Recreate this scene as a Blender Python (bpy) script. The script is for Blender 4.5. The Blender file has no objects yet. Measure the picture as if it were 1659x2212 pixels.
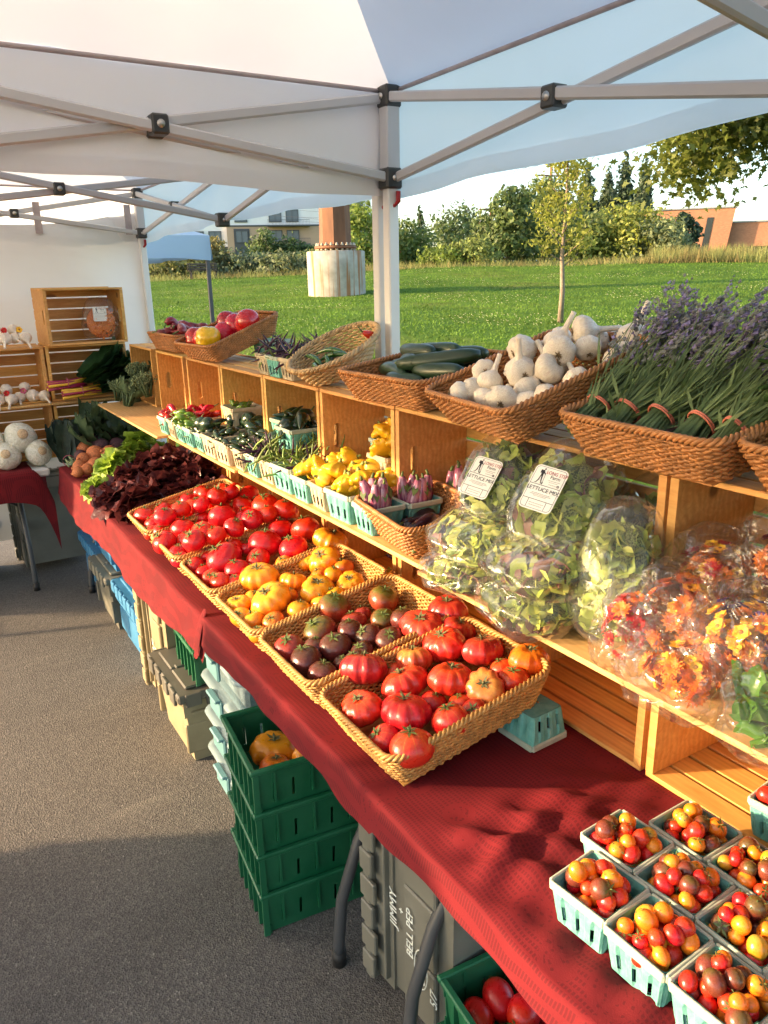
import bpy, math, random
import numpy as np
from math import sin, cos, pi, radians
from mathutils import Vector, Matrix, Euler
R0 = random.Random(7)
SC = bpy.context.scene
COL = SC.collection

# ------------------------------------------------------------------ camera, sky, sun, exposure
def setup():
    pt, yw, rl = radians(16.966), radians(31.462), radians(-1.124)
    F = Vector((sin(yw)*cos(pt), cos(yw)*cos(pt), -sin(pt)))
    r = Vector((cos(yw), -sin(yw), 0)); up = r.cross(F)
    r2 = r*cos(rl)+up*sin(rl); up2 = -r*sin(rl)+up*cos(rl)
    cam = bpy.data.cameras.new('camera'); o = bpy.data.objects.new('camera', cam); COL.objects.link(o)
    m = Matrix((r2, up2, -F)).transposed().to_4x4(); m.translation = (0, 0, 1.738); o.matrix_world = m
    cam.sensor_fit = 'VERTICAL'; cam.sensor_height = 36; cam.sensor_width = 27; cam.lens = 36*1652/2212
    cam.clip_start = .03; cam.clip_end = 3000
    SC.camera = o
    az, el = radians(-63), radians(14.5)
    w = bpy.data.worlds.new('World'); SC.world = w; w.use_nodes = True
    n = w.node_tree.nodes; s = n.new('ShaderNodeTexSky'); s.sky_type = 'NISHITA'; s.sun_disc = False
    s.sun_elevation = el; s.sun_rotation = az; s.air_density = 1.0; s.dust_density = 1.6; s.ozone_density = 1.0
    w.node_tree.links.new(s.outputs[0], n['Background'].inputs[0]); n['Background'].inputs[1].default_value = .15
    L = bpy.data.lights.new('sun', 'SUN'); L.energy = 3.7; L.angle = radians(1.4); L.color = (1, .70, .40)
    lo = bpy.data.objects.new('sun', L); COL.objects.link(lo)
    d = Vector((-sin(az)*cos(el), -cos(az)*cos(el), -sin(el)))
    lo.rotation_euler = d.to_track_quat('-Z', 'Y').to_euler(); lo.location = (-8, 5, 6)
    v = SC.view_settings; v.view_transform = 'Standard'; v.look = 'None'; v.gamma = 1; v.exposure = 1.92; v.use_curve_mapping = False
    SC.render.engine = 'CYCLES'; c = SC.cycles
    c.use_denoising = True; c.max_bounces = 7; c.diffuse_bounces = 4; c.glossy_bounces = 3; c.transmission_bounces = 6
    c.transparent_max_bounces = 12; c.caustics_reflective = False; c.caustics_refractive = False; c.sample_clamp_indirect = 8
setup()

# ------------------------------------------------------------------ mesh helpers
class MB:
    def __init__(s): s.v = []; s.f = []; s.sm = []
    def add(s, vs, fs, smooth=False, M=None):
        b = len(s.v)
        if M is not None: vs = [tuple(M @ Vector(p)) for p in vs]
        s.v += [tuple(p) for p in vs]; s.f += [tuple(i+b for i in q) for q in fs]; s.sm += [smooth]*len(fs)
        return s
    def box(s, x0, x1, y0, y1, z0, z1, ch=0, M=None):
        if ch <= 0:
            vs = [(x, y, z) for x in (x0, x1) for y in (y0, y1) for z in (z0, z1)]
            fs = [(0,1,3,2),(4,6,7,5),(0,4,5,1),(2,3,7,6),(0,2,6,4),(1,5,7,3)]
            return s.add(vs, fs, False, M)
        c = ch; vs = []; idx = {}
        X = (x0, x1); Y = (y0, y1); Z = (z0, z1); sg = (1, -1)
        for i in (0, 1):
            for j in (0, 1):
                for k in (0, 1):
                    p = (X[i], Y[j], Z[k]); d = (sg[i]*c, sg[j]*c, sg[k]*c)
                    for a in range(3):
                        q = [p[b]+(0 if b == a else d[b]) for b in range(3)]
                        idx[i, j, k, a] = len(vs); vs.append(q)
        fs = []
        for a in range(3):
            b, e = (a+1) % 3, (a+2) % 3
            for t in (0, 1):
                q = []
                for (u, w) in ((0,0),(1,0),(1,1),(0,1)):
                    key = [0,0,0]; key[a] = t; key[b] = u; key[e] = w
                    q.append(idx[key[0], key[1], key[2], a])
                fs.append(q if t else q[::-1])
            for u in (0, 1):
                for w in (0, 1):
                    k0 = [0,0,0]; k1 = [0,0,0]; k0[a] = 0; k1[a] = 1
                    for k in (k0, k1): k[b] = u; k[e] = w
                    q = (idx[(*k0, b)], idx[(*k1, b)], idx[(*k1, e)], idx[(*k0, e)])
                    fs.append(q if (u == w) else q[::-1])
        for i in (0, 1):
            for j in (0, 1):
                for k in (0, 1):
                    q = (idx[i,j,k,0], idx[i,j,k,1], idx[i,j,k,2]); fs.append(q if (i+j+k) % 2 else q[::-1])
        return s.add(vs, fs, False, M)
    def tube(s, pts, r, n=8, caps=True, M=None, flat=1.0, phase=0.0):
        P = [Vector(p) for p in pts]; m = len(P)
        if not hasattr(r, '__len__'): r = [r]*m
        t0 = (P[1]-P[0]).normalized(); a = Vector((0, 0, 1)) if abs(t0.z) < .9 else Vector((1, 0, 0))
        u = t0.cross(a).normalized(); vs = []; fs = []
        for i in range(m):
            t = (P[min(i+1, m-1)]-P[max(i-1, 0)])
            t = t.normalized() if t.length > 1e-9 else t0
            u = (u-t*u.dot(t)); u = u.normalized() if u.length > 1e-6 else t.orthogonal().normalized()
            w = t.cross(u)
            for k in range(n):
                an = 2*pi*k/n+phase; vs.append(P[i]+(u*cos(an)+w*sin(an)*flat)*r[i])
        for i in range(m-1):
            for k in range(n):
                fs.append((i*n+k, i*n+(k+1) % n, (i+1)*n+(k+1) % n, (i+1)*n+k))
        if caps: fs.append(tuple(range(n-1, -1, -1))); fs.append(tuple((m-1)*n+k for k in range(n)))
        return s.add(vs, fs, n > 4, M)
    def grid(s, fn, nu, nv, M=None, smooth=True, wrap=False):
        vs = [fn(i/(nu), j/nv) for i in range(nu if wrap else nu+1) for j in range(nv+1)]
        fs = []
        for i in range(nu):
            for j in range(nv):
                a = i*(nv+1)+j; i2 = (i+1) % nu if wrap else i+1; b = i2*(nv+1)+j
                fs.append((a, b, b+1, a+1))
        return s.add(vs, fs, smooth, M)
    def mesh(s, name, mat=None):
        me = bpy.data.meshes.new(name); me.from_pydata(s.v, [], s.f)
        me.polygons.foreach_set('use_smooth', s.sm); me.update()
        if mat: me.materials.append(mat)
        return me
def npmesh(name, V, Fc, mat=None, smooth=False):
    V = np.asarray(V, np.float32); Fc = np.asarray(Fc, np.int32); k = Fc.shape[1]; n = len(Fc)
    me = bpy.data.meshes.new(name); me.vertices.add(len(V)); me.vertices.foreach_set('co', V.ravel())
    me.loops.add(n*k); me.loops.foreach_set('vertex_index', Fc.ravel())
    me.polygons.add(n); me.polygons.foreach_set('loop_start', np.arange(0, n*k, k, dtype=np.int32))
    if smooth: me.polygons.foreach_set('use_smooth', np.ones(n, bool))
    me.update(calc_edges=True)
    if mat: me.materials.append(mat)
    return me
STUFFP = {'flower_spikes', 'calyxes', 'orange_shreds', 'green_bits', 'fine_print', 'florets', 'roots'}
def put(o, parent=None, loc=(0,0,0), rot=(0,0,0), scale=1):
    COL.objects.link(o); o.location = loc; o.rotation_euler = rot
    o.scale = (scale,)*3 if not hasattr(scale, '__len__') else scale
    if parent is not None: o.parent = parent
    return o
def part(name, me, parent, loc=(0,0,0), rot=(0,0,0), scale=1, mat=None):
    o = bpy.data.objects.new(name, me); put(o, parent, loc, rot, scale)
    if name in STUFFP: o['kind'] = 'stuff'
    if mat: 
        o.material_slots[0].link = 'OBJECT'; o.material_slots[0].material = mat
    return o
def tag(o, label, cat, group=None, kind=None):
    if label: o['label'] = label
    if cat: o['category'] = cat
    if group: o['group'] = group
    if kind: o['kind'] = kind
    return o
def thing(name, label, cat, loc=(0,0,0), rot=(0,0,0), group=None, scale=1):
    o = bpy.data.objects.new(name, None); o.empty_display_size = .05; put(o, None, loc, rot, scale)
    return tag(o, label, cat, group)
def solo(name, me, label, cat, loc=(0,0,0), rot=(0,0,0), group=None, scale=1, mat=None):
    return tag(part(name, me, None, loc, rot, scale, mat), label, cat, group)
def copytree(o, label=None, group=None, loc=None, rot=None, parent=None, scale=None):
    c = o.copy(); COL.objects.link(c); c.parent = parent
    if label: c['label'] = label
    if group: c['group'] = group
    if loc is not None: c.location = loc
    if rot is not None: c.rotation_euler = rot
    if scale is not None: c.scale = (scale,)*3 if not hasattr(scale, '__len__') else scale
    for ch in list(KIDS(o)): copytree(ch, parent=c)
    return c
def KIDS(o): return [k for k in COL.objects if k.parent == o] if False else o.children
def ORD(n): return ('first','second','third','fourth','fifth','sixth','seventh','eighth','ninth','tenth','eleventh','twelfth','thirteenth','fourteenth','fifteenth','sixteenth')[n]
_c = {}
def cached(key, fn):
    if key not in _c: _c[key] = fn()
    return _c[key]

# ------------------------------------------------------------------ materials
class NT:
    def __init__(s, name):
        s.m = bpy.data.materials.new(name); s.m.use_nodes = True; s.t = s.m.node_tree; s.n = s.t.nodes
        s.b = s.n['Principled BSDF']; s.out = s.n['Material Output']
    def new(s, ty, **k):
        x = s.n.new('ShaderNode'+ty)
        for a, b in k.items(): setattr(x, a, b)
        return x
    def link(s, a, b): s.t.links.new(a, b)
    def coord(s, kind='Object', scale=(1,1,1), rnd=True):
        tc = s.new('TexCoord'); mp = s.new('Mapping'); mp.inputs['Scale'].default_value = scale
        s.link(tc.outputs[kind], mp.inputs['Vector'])
        if rnd and kind == 'Object':
            oi = s.new('ObjectInfo'); mu = s.new('MixRGB', blend_type='MULTIPLY'); mu.inputs[0].default_value = 1
            cx = s.new('CombineXYZ'); mth = s.new('Math', operation='MULTIPLY'); mth.inputs[1].default_value = 37.0
            s.link(oi.outputs['Random'], mth.inputs[0])
            for i in range(3): s.link(mth.outputs[0], cx.inputs[i])
            s.link(cx.outputs[0], mp.inputs['Location'])
        return mp.outputs[0]
    def noise(s, vec, scale, detail=4, rough=.55, dist=0):
        x = s.new('TexNoise'); x.inputs['Scale'].default_value = scale; x.inputs['Detail'].default_value = detail
        x.inputs['Roughness'].default_value = rough; x.inputs['Distortion'].default_value = dist
        s.link(vec, x.inputs['Vector']); return x.outputs['Fac']
    def ramp(s, fac, stops):
        x = s.new('ValToRGB'); e = x.color_ramp.elements
        while len(e) < len(stops): e.new(.5)
        for i, (p, c) in enumerate(stops): e[i].position = p; e[i].color = (*c[:3], 1) if hasattr(c, '__len__') else (c, c, c, 1)
        s.link(fac, x.inputs[0]); return x.outputs[0]
    def mix(s, fac, a, b, mode='MIX'):
        x = s.new('MixRGB', blend_type=mode)
        for i, q in ((0, fac), (1, a), (2, b)):
            if hasattr(q, 'links') or hasattr(q, 'is_output'): s.link(q, x.inputs[i])
            elif hasattr(q, '__len__'): x.inputs[i].default_value = (*q[:3], 1)
            else: x.inputs[i].default_value = q
        return x.outputs[0]
    def math(s, op, a, b=0.0):
        x = s.new('Math', operation=op)
        for i, q in ((0, a), (1, b)):
            if hasattr(q, 'is_output'): s.link(q, x.inputs[i])
            else: x.inputs[i].default_value = q
        return x.outputs[0]
    def bump(s, h, strength, dist=.01):
        x = s.new('Bump'); x.inputs['Strength'].default_value = strength; x.inputs['Distance'].default_value = dist
        s.link(h, x.inputs['Height']); s.link(x.outputs[0], s.b.inputs['Normal']); return x
    def col(s, c):
        if hasattr(c, 'is_output'): s.link(c, s.b.inputs['Base Color'])
        else: s.b.inputs['Base Color'].default_value = (*c, 1)
    def rvar(s, c, amt, hue=0.0):
        oi = s.new('ObjectInfo'); h = s.new('HueSaturation')
        mr = s.new('MapRange'); mr.inputs[3].default_value = 1-amt; mr.inputs[4].default_value = 1+amt
        s.link(oi.outputs['Random'], mr.inputs[0]); s.link(mr.outputs[0], h.inputs['Value'])
        if hue:
            m2 = s.math('FRACT', s.math('MULTIPLY', oi.outputs['Random'], 17.3)); m3 = s.new('MapRange'); m3.inputs[3].default_value = .5-hue; m3.inputs[4].default_value = .5+hue
            s.link(m2, m3.inputs[0]); s.link(m3.outputs[0], h.inputs['Hue'])
        if hasattr(c, 'is_output'): s.link(c, h.inputs['Color'])
        else: h.inputs['Color'].default_value = (*c, 1)
        return h.outputs[0]
    def spec(s, rough, metal=0, ior=None, coat=0):
        s.b.inputs['Roughness'].default_value = rough; s.b.inputs['Metallic'].default_value = metal
        if ior: s.b.inputs['IOR'].default_value = ior
        if coat: s.b.inputs['Coat Weight'].default_value = coat; s.b.inputs['Coat Roughness'].default_value = .12
    def translucent(s, fac, color):
        tr = s.new('BsdfTranslucent'); mx = s.new('MixShader'); mx.inputs[0].default_value = fac
        if hasattr(color, 'is_output'): s.link(color, tr.inputs[0])
        else: tr.inputs[0].default_value = (*color, 1)
        s.link(s.b.outputs[0], mx.inputs[1]); s.link(tr.outputs[0], mx.inputs[2]); s.link(mx.outputs[0], s.out.inputs[0])
_m = {}
def mat(name, c, rough=.5, var=.15, ns=12, bump=0, bs=60, rv=.08, hue=0, metal=0, trans=0, coat=0, c2=None, stretch=(1,1,1), lo=.35, hi=.65, bd=.004):
    if name in _m: return _m[name]
    t = NT(name); v = t.coord('Object', stretch)
    n1 = t.noise(v, ns)
    a = tuple(x*(1-var) for x in c); b = c2 or tuple(min(1, x*(1+var)) for x in c)
    cc = t.rvar(t.ramp(n1, [(lo, a), (hi, b)]), rv, hue); t.col(cc); t.spec(rough, metal, coat=coat)
    if bump: t.bump(t.noise(v, bs, 3), bump, bd)
    if trans: t.translucent(trans, cc)
    _m[name] = t.m; return t.m
def wood(name, a, b, rough=.6):
    if name in _m: return _m[name]
    t = NT(name); v = t.coord('Object', (9, 1.1, 9)); n = t.noise(v, 6, 6, .6, 1.2)
    wv = t.new('TexWave', wave_type='BANDS', bands_direction='X'); t.link(t.coord('Object', (5, .25, 5)), wv.inputs['Vector'])
    wv.inputs['Scale'].default_value = 4; wv.inputs['Distortion'].default_value = 7; wv.inputs['Detail'].default_value = 3
    c = t.mix(t.math('MULTIPLY', wv.outputs['Fac'], .28), t.ramp(n, [(.3, a), (.7, b)]), tuple(x*.6 for x in a))
    vo = t.new('TexVoronoi'); t.link(t.coord('Object', (1, .5, 1)), vo.inputs['Vector']); vo.inputs['Scale'].default_value = 5.5
    kn = t.ramp(vo.outputs['Distance'], [(.07, 1), (.11, 0)])
    c = t.mix(t.math('MULTIPLY', kn, .8), c, (.13, .05, .015))
    t.col(t.rvar(c, .13, .008)); t.spec(rough); t.bump(n, .12, .003); _m[name] = t.m; return t.m
def fabric(name, c, tr=.5, rough=.9, wr=.2):
    if name in _m: return _m[name]
    t = NT(name); v = t.coord('Object', (1,1,1), False)
    n = t.noise(v, 1.6, 3, .5, .8); cc = t.ramp(n, [(.3, tuple(x*.96 for x in c)), (.7, c)]); t.col(cc); t.spec(rough)
    bp = t.bump(t.noise(t.coord('Object', (1, 1, 2.5), False), 2.2, 2, .45, .4), wr, .05)
    trn = t.new('BsdfTranslucent'); t.link(cc, trn.inputs[0]); t.link(bp.outputs[0], trn.inputs['Normal'])
    mx = t.new('MixShader'); mx.inputs[0].default_value = tr
    t.link(t.b.outputs[0], mx.inputs[1]); t.link(trn.outputs[0], mx.inputs[2]); t.link(mx.outputs[0], t.out.inputs[0])
    _m[name] = t.m; return t.m
def frost(name, c, fac, rough=.3):
    if name in _m: return _m[name]
    t = NT(name); t.b.inputs['Base Color'].default_value = (*c, 1); t.spec(rough); tp = t.new('BsdfTransparent'); tp.inputs[0].default_value = (.9, .95, .97, 1)
    mx = t.new('MixShader'); mx.inputs[0].default_value = fac; t.link(tp.outputs[0], mx.inputs[1]); t.link(t.b.outputs[0], mx.inputs[2]); t.link(mx.outputs[0], t.out.inputs[0]); _m[name] = t.m; return t.m
def film(name, haze=.12, tint=(1,1,1), rough=.12, wr=.9, ws=14, fk=.22, f0=.02):
    if name in _m: return _m[name]
    t = NT(name); v = t.coord('Object'); g = t.new('BsdfGlossy'); g.inputs['Roughness'].default_value = rough
    tp = t.new('BsdfTransparent'); tp.inputs[0].default_value = (*tint, 1)
    df = t.new('BsdfDiffuse'); df.inputs[0].default_value = (.85, .85, .85, 1)
    vo = t.new('TexVoronoi', feature='DISTANCE_TO_EDGE'); vo.inputs['Scale'].default_value = ws
    nd = t.new('TexNoise'); nd.inputs['Scale'].default_value = ws*.6; t.link(v, nd.inputs['Vector'])
    ad = t.mix(.35, v, nd.outputs['Color']); t.link(ad, vo.inputs['Vector'])
    h = t.math('ADD', t.math('MULTIPLY', vo.outputs['Distance'], 1.5), t.noise(v, ws*.9, 3))
    bp = t.new('Bump'); bp.inputs['Strength'].default_value = wr; bp.inputs['Distance'].default_value = .008; t.link(h, bp.inputs['Height'])
    t.link(bp.outputs[0], g.inputs['Normal']); t.link(bp.outputs[0], df.inputs['Normal'])
    lw = t.new('LayerWeight'); lw.inputs[0].default_value = .25; t.link(bp.outputs[0], lw.inputs['Normal'])
    m1 = t.new('MixShader'); m1.inputs[0].default_value = haze; t.link(tp.outputs[0], m1.inputs[1]); t.link(df.outputs[0], m1.inputs[2])
    m2 = t.new('MixShader'); t.link(t.math('ADD', t.math('MULTIPLY', lw.outputs['Fresnel'], fk), f0), m2.inputs[0])
    t.link(m1.outputs[0], m2.inputs[1]); t.link(g.outputs[0], m2.inputs[2]); t.link(m2.outputs[0], t.out.inputs[0])
    _m[name] = t.m; return t.m
def rrect(w, h, r, n=5):
    P = []
    for (cx_, cy_, a0) in ((w/2-r, h/2-r, 0), (-w/2+r, h/2-r, pi/2), (-w/2+r, -h/2+r, pi), (w/2-r, -h/2+r, 1.5*pi)):
        for k in range(n+1): a = a0+pi/2*k/n; P.append((cx_+r*cos(a), cy_+r*sin(a)))
    return P
# ------------------------------------------------------------------ the setting
GD = [(0,0),(5,0),(10,.1),(15,.37),(20,.63),(32,1.15),(40,1.85),(46,2.35),(54,2.5),(75,2.2),(130,2.0),(420,2.0),(900,2.0)]
_gd = np.linspace(0, 900, 9001); _gv = np.interp(_gd, [a for a, _ in GD], [b for _, b in GD]); _k = np.ones(81)/81; _gv = np.convolve(np.pad(_gv, 40, 'edge'), _k, 'valid'); _gv = np.convolve(np.pad(_gv, 40, 'edge'), _k, 'valid')
def gz(X, Y):
    d = X*sin(radians(31.5))+Y*cos(radians(31.5)); az = math.degrees(math.atan2(X, max(Y, .1)))
    if d <= 0 or X < 2.2: return 0.0
    q = min(d*10, 8999); i = int(q); z = _gv[i]+(_gv[i+1]-_gv[i])*(q-i)
    k = .82+.18*min(1, max(0, (az-16)/22))+.10*min(1, max(0, (az-45)/14)); k = 1-(1-k)*min(1, max(0, (d-25)/15))
    fade = min(1, (X-2.2)/2.0)
    return z*k*fade+ .05*sin(X*.35+1)*sin(Y*.27)*min(1, d/20)*fade
def asphalt():
    t = NT('asphalt'); v = t.coord('Object', (1,1,1), False)
    vo = t.new('TexVoronoi'); vo.inputs['Scale'].default_value = 210; t.link(v, vo.inputs['Vector'])
    n = t.noise(v, 1.3, 4); fine = t.noise(v, 320, 2)
    base = t.ramp(vo.outputs['Color'], [(.1, (.048, .043, .038)), (.55, (.155, .138, .118)), (.9, (.27, .24, .205)), (.97, (.48, .44, .38))])
    c = t.mix(.42, base, t.ramp(n, [(.3, (.085, .080, .075)), (.7, (.145, .134, .122))]))
    streak = t.ramp(t.noise(t.coord('Object', (.35, 3, 1), False), 2.2, 5, .65, .6), [(.6, 0), (.72, .45)])
    c = t.mix(streak, c, (.26, .23, .19)); c = t.mix(t.ramp(t.noise(v, .7, 5, .6, .8), [(.5, 0), (.72, .45)]), c, (.045, .042, .038)); c = t.mix(1.0, c, (.86, .86, .88), 'MULTIPLY')
    t.col(c); t.spec(.85)
    h = t.math('ADD', t.math('MULTIPLY', vo.outputs['Distance'], 1.0), t.math('MULTIPLY', fine, .5)); t.bump(h, .75, .004); return t.m
def grassmat():
    t = NT('lawn'); v = t.coord('Object', (1,1,1), False)
    n = t.noise(v, .22, 5, .6, .4); f = t.noise(t.coord('Object', (1,1,.3), False), 26, 4, .7)
    c = t.ramp(n, [(.3, (.056, .118, .011)), (.52, (.092, .172, .016)), (.72, (.165, .18, .034))])
    c = t.mix(.75, c, t.ramp(f, [(.25, (.55, .55, .55)), (.75, (1.25, 1.25, 1.2))]), 'MULTIPLY')
    t.col(c); t.spec(.95); t.b.inputs['Specular IOR Level'].default_value = .1; t.bump(f, .6, .05); return t.m
AS = asphalt(); GR = grassmat()
me = MB().grid(lambda u, w: (-40+u*43.0, -30+w*70, 0), 6, 10).mesh('asphalt_ground', AS)
tag(part('asphalt_ground', me, None), None, None, kind='structure')
ys = np.concatenate([np.linspace(-40, 80, 121), np.linspace(90, 1200, 38)]); xs = np.concatenate([np.linspace(2.2, 80, 105), np.linspace(90, 1200, 38)])
V = [(x, y, gz(x, y)+.004) for x in xs for y in ys]; m_ = len(ys)
Fq = [(i*m_+j, (i+1)*m_+j, (i+1)*m_+j+1, i*m_+j+1) for i in range(len(xs)-1) for j in range(m_-1)]
tag(part('grass_hillside', npmesh('grass_hillside', V, Fq, GR, True), None), None, None, kind='structure')
V = [(x, y, -.03) for x in (-1500, 1500) for y in (-1500, 1500)]
tag(part('ground', npmesh('ground', V, [(0, 2, 3, 1)], mat('dry_ground', (.18, .16, .08), .9, .3, .1)), None), None, None, kind='structure')

def fwd(az, d):  # ground position at a bearing (degrees from the stall line) and distance
    return d*sin(radians(az)), d*cos(radians(az))
# grass blades and clover near enough to read
def blades():
    rg = np.random.default_rng(5); N = 70000
    az = np.radians(rg.uniform(13, 62, N)); d = 13+34*rg.random(N)**.8
    x = d*np.sin(az); y = d*np.cos(az); z = np.array([gz(a, b) for a, b in zip(x, y)])
    k = (x > 4.0); x, y, z = x[k], y[k], z[k]; n = len(x)
    a = rg.uniform(0, 6.28, n); w = rg.uniform(.012, .03, n); h = rg.uniform(.03, .07, n)
    lx = rg.normal(0, .03, n); ly = rg.normal(0, .03, n)
    V = np.empty((n*3, 3)); V[0::3] = np.c_[x-w*np.cos(a), y-w*np.sin(a), z]; V[1::3] = np.c_[x+w*np.cos(a), y+w*np.sin(a), z]; V[2::3] = np.c_[x+lx, y+ly, z+h]
    tag(part('lawn_grass', npmesh('lawn_grass', V, np.arange(n*3).reshape(-1, 3), mat('blade', (.105, .19, .020), .8, .35, .6, trans=.4)), None), 'short green lawn grass covering the hillside', 'grass', kind='stuff')
    N = 5000; az = np.radians(rg.uniform(14, 60, N)); d = 18+26*rg.random(N); x = d*np.sin(az); y = d*np.cos(az)
    cl = np.sin(x*.9+np.sin(y*.5)*2)+np.sin(y*.7+x*.3); k = (cl > .5) & (x > 4); x, y = x[k], y[k]; n = len(x); z = np.array([gz(a, b) for a, b in zip(x, y)])+.09
    r = rg.uniform(.012, .025, n); V = np.empty((n*4, 3))
    for i, (sx, sy, sz) in enumerate(((1,0,-.6),(0,1,0),(-1,0,.6),(0,-1,0))): V[i::4] = np.c_[x+r*sx, y+r*sy, z+r*sz]
    tag(part('clover_flowers', npmesh('clover_flowers', V, np.arange(n*4).reshape(-1, 4), mat('clover', (.75, .75, .6), .8)), None), 'tiny white clover flowers dotting the lawn', 'flowers', kind='stuff')
blades()

# ---- trees
def leafmat(name, c, tr=.4):
    if name in _m: return _m[name]
    t = NT(name); v = t.coord('Object', (1,1,1), False); g = t.new('NewGeometry')
    c1 = t.ramp(t.noise(v, .9, 3), [(.35, tuple(x*.7 for x in c)), (.65, tuple(min(1, x*1.3) for x in c))])
    c1 = t.mix(.5, c1, t.ramp(g.outputs['Random Per Island'], [(0, (.55, .55, .55)), (1, (1.5, 1.45, 1.2))]), 'MULTIPLY')
    t.col(c1); t.spec(.6); t.translucent(tr, c1); _m[name] = t.m; return t.m
BARK = mat('bark', (.14, .10, .07), .9, .35, 8, .6, 30, stretch=(3,3,.6), bd=.02)
def leaves(rg, C, Rr, n, sz, shell=.55, droop=0, aspect=1.0):
    """leaf quads scattered through ellipsoids with gaps"""
    C = np.asarray(C, float); Rr = np.asarray(Rr, float); w = (Rr[:, 0]*Rr[:, 1]*Rr[:, 2])**.67; w /= w.sum()
    i = rg.choice(len(C), n, p=w); d = rg.normal(size=(n, 3)); d /= np.linalg.norm(d, axis=1)[:, None]
    rad = shell+(1.08-shell)*rg.random(n)**.7
    P = C[i]+d*Rr[i]*rad[:, None]; P += rg.normal(0, .25, (n, 3))*sz*2
    gap = np.sin(P[:, 0]*2.1/sz*.12+P[:, 2]*1.7/sz*.12)+np.sin(P[:, 1]*2.3/sz*.12-P[:, 2]*1.3/sz*.12); P = P[gap > -1.25]; n = len(P); d = d[gap > -1.25]
    nn = d*.7+rg.normal(0, .7, (n, 3)); nn[:, 2] += .3; nn /= np.linalg.norm(nn, axis=1)[:, None]
    t = np.cross(nn, rg.normal(size=(n, 3))); t /= np.linalg.norm(t, axis=1)[:, None]+1e-9; b = np.cross(nn, t)
    s = sz*rg.uniform(.6, 1.4, n)[:, None]; V = np.empty((n*4, 3))
    V[0::4] = P-t*s; V[1::4] = P-b*s*.55*aspect; V[2::4] = P+t*s+nn*s*.2; V[3::4] = P+b*s*.55*aspect
    return V, np.arange(n*4).reshape(-1, 4)
def tree(name, label, az, d, h, w, col, n=5000, sz=.22, blobs=9, trunk=.25, seed=1, cat='tree', crown0=.25, shape='round', group=None, tr=.4, cname='crown'):
    x, y = fwd(az, d); z = gz(x, y)-.1; w = w*1.4; h = max(.5, (1.738+h*1.03*d-z-(.13*w if shape != 'cone' else 0))/(.88 if shape != 'cone' else .97)); rg = np.random.default_rng(seed); rr = random.Random(seed)
    t = thing(name, label, cat, (x, y, z), group=group); C = []; Rr = []
    if shape == 'cone':
        for k in range(blobs):
            f = k/(blobs-1); rw = w/2*(1-f*.93)*rr.uniform(.85, 1.15); C.append((rr.uniform(-.1, .1)*rw, rr.uniform(-.1, .1)*rw, h*(crown0+(1-crown0)*f*.97))); Rr.append((rw, rw, h*(1-crown0)/blobs*.8))
    else:
        for k in range(blobs):
            f = (k+.5)/blobs; prof = math.sin(pi*min(1, f*.9+.12))**.6; a = k*2.4+rr.random()
            q = w/2*prof*.55; C.append((q*cos(a), q*sin(a), h*(crown0+(1-crown0)*f*.92))); s = w*.5*rr.uniform(.42, .62)*(.65+.35*prof); Rr.append((s, s, s*rr.uniform(.6, .95)))
    V, Fc = leaves(rg, C, Rr, n, sz, shell=.35 if shape != 'cone' else .3)
    part(cname, npmesh(cname, V, Fc, leafmat('leaf_%d_%d_%d' % tuple(int(q*1000) for q in col), col, tr)), t)
    m = MB(); m.tube([(0,0,-.2),(.02*h,0,h*.35),(0,.02*h,h*.75)], [trunk, trunk*.7, trunk*.25], 8)
    for c in C[::2]: m.tube([(0,0,max(.3, c[2]*.55)), (c[0]*.6, c[1]*.6, c[2]*.85), c], [trunk*.35, trunk*.2, trunk*.07], 5)
    part('trunk', m.mesh('trunk', BARK), t); return t
GB, GM, GD_, GY = (.20, .27, .05), (.14, .20, .05), (.06, .10, .04), (.30, .33, .06)
tree('birch_tree', 'bright green leafy tree just right of the rusty steel column', 30.0, 54, .086, 3.4, GB, 5200, .15, seed=2, crown0=.0)
tree('poplar_tree', 'bushy green tree behind the white tent pole', 33.0, 58, .068, 3.6, GM, 4200, .16, seed=3, crown0=.0)
tree('spruce_tree', 'small dark pointed spruce left of the rounded distant tree', 34.4, 95, .076, 2.6, GD_, 1800, .25, seed=4, shape='cone', crown0=.0)
tree('maple_tree', 'rounded dark green tree in the middle distance', 37.4, 100, .079, 8.2, (.10, .15, .05), 6200, .27, 14, .5, seed=5, crown0=.0)
tree('willow_shrub', 'low yellow green shrub in front of the rounded dark tree', 35.9, 50, .036, 2.6, GB, 2200, .12, seed=6, crown0=0, cat='shrub')
tree('willow_shrub', 'light green shrub at the foot of the smaller power pole', 38.2, 50, .048, 2.6, (.22, .27, .07), 2600, .12, seed=16, crown0=0, cat='shrub')
tree('cottonwood_tree', 'tall dark loose cottonwood left of the young tree', 40.6, 56, .103, 3.6, (.12, .17, .05), 6500, .16, 12, seed=7, crown0=.0)
tree('cottonwood_tree', 'airy green cottonwood behind the young tree', 43.0, 62, .112, 4.4, (.16, .21, .06), 6500, .17, 12, seed=8, crown0=.0)
for i, (az, d, h, w) in enumerate(((45.7,120,.114,5),(47.1,125,.108,5.5),(48.1,122,.122,6),(49.4,118,.112,5))):
    tree('pine_tree', ORD(i)+' from the left of the tall dark pines behind the lawn', az, d, h, w, (.075, .115, .06), 9000, .34, 10, .4, seed=20+i, shape='cone', crown0=.0, group='row of pines')
tree('elm_bush', 'bright yellow green rounded tree left of the brick building', 48.6, 58, .079, 5.2, GY, 8000, .15, 13, seed=9, crown0=0)
tree('elm_bush', 'dull green broad shrub below the bright rounded tree', 50.6, 56, .058, 3.6, (.18, .22, .10), 4200, .15, seed=10, crown0=0)
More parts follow.
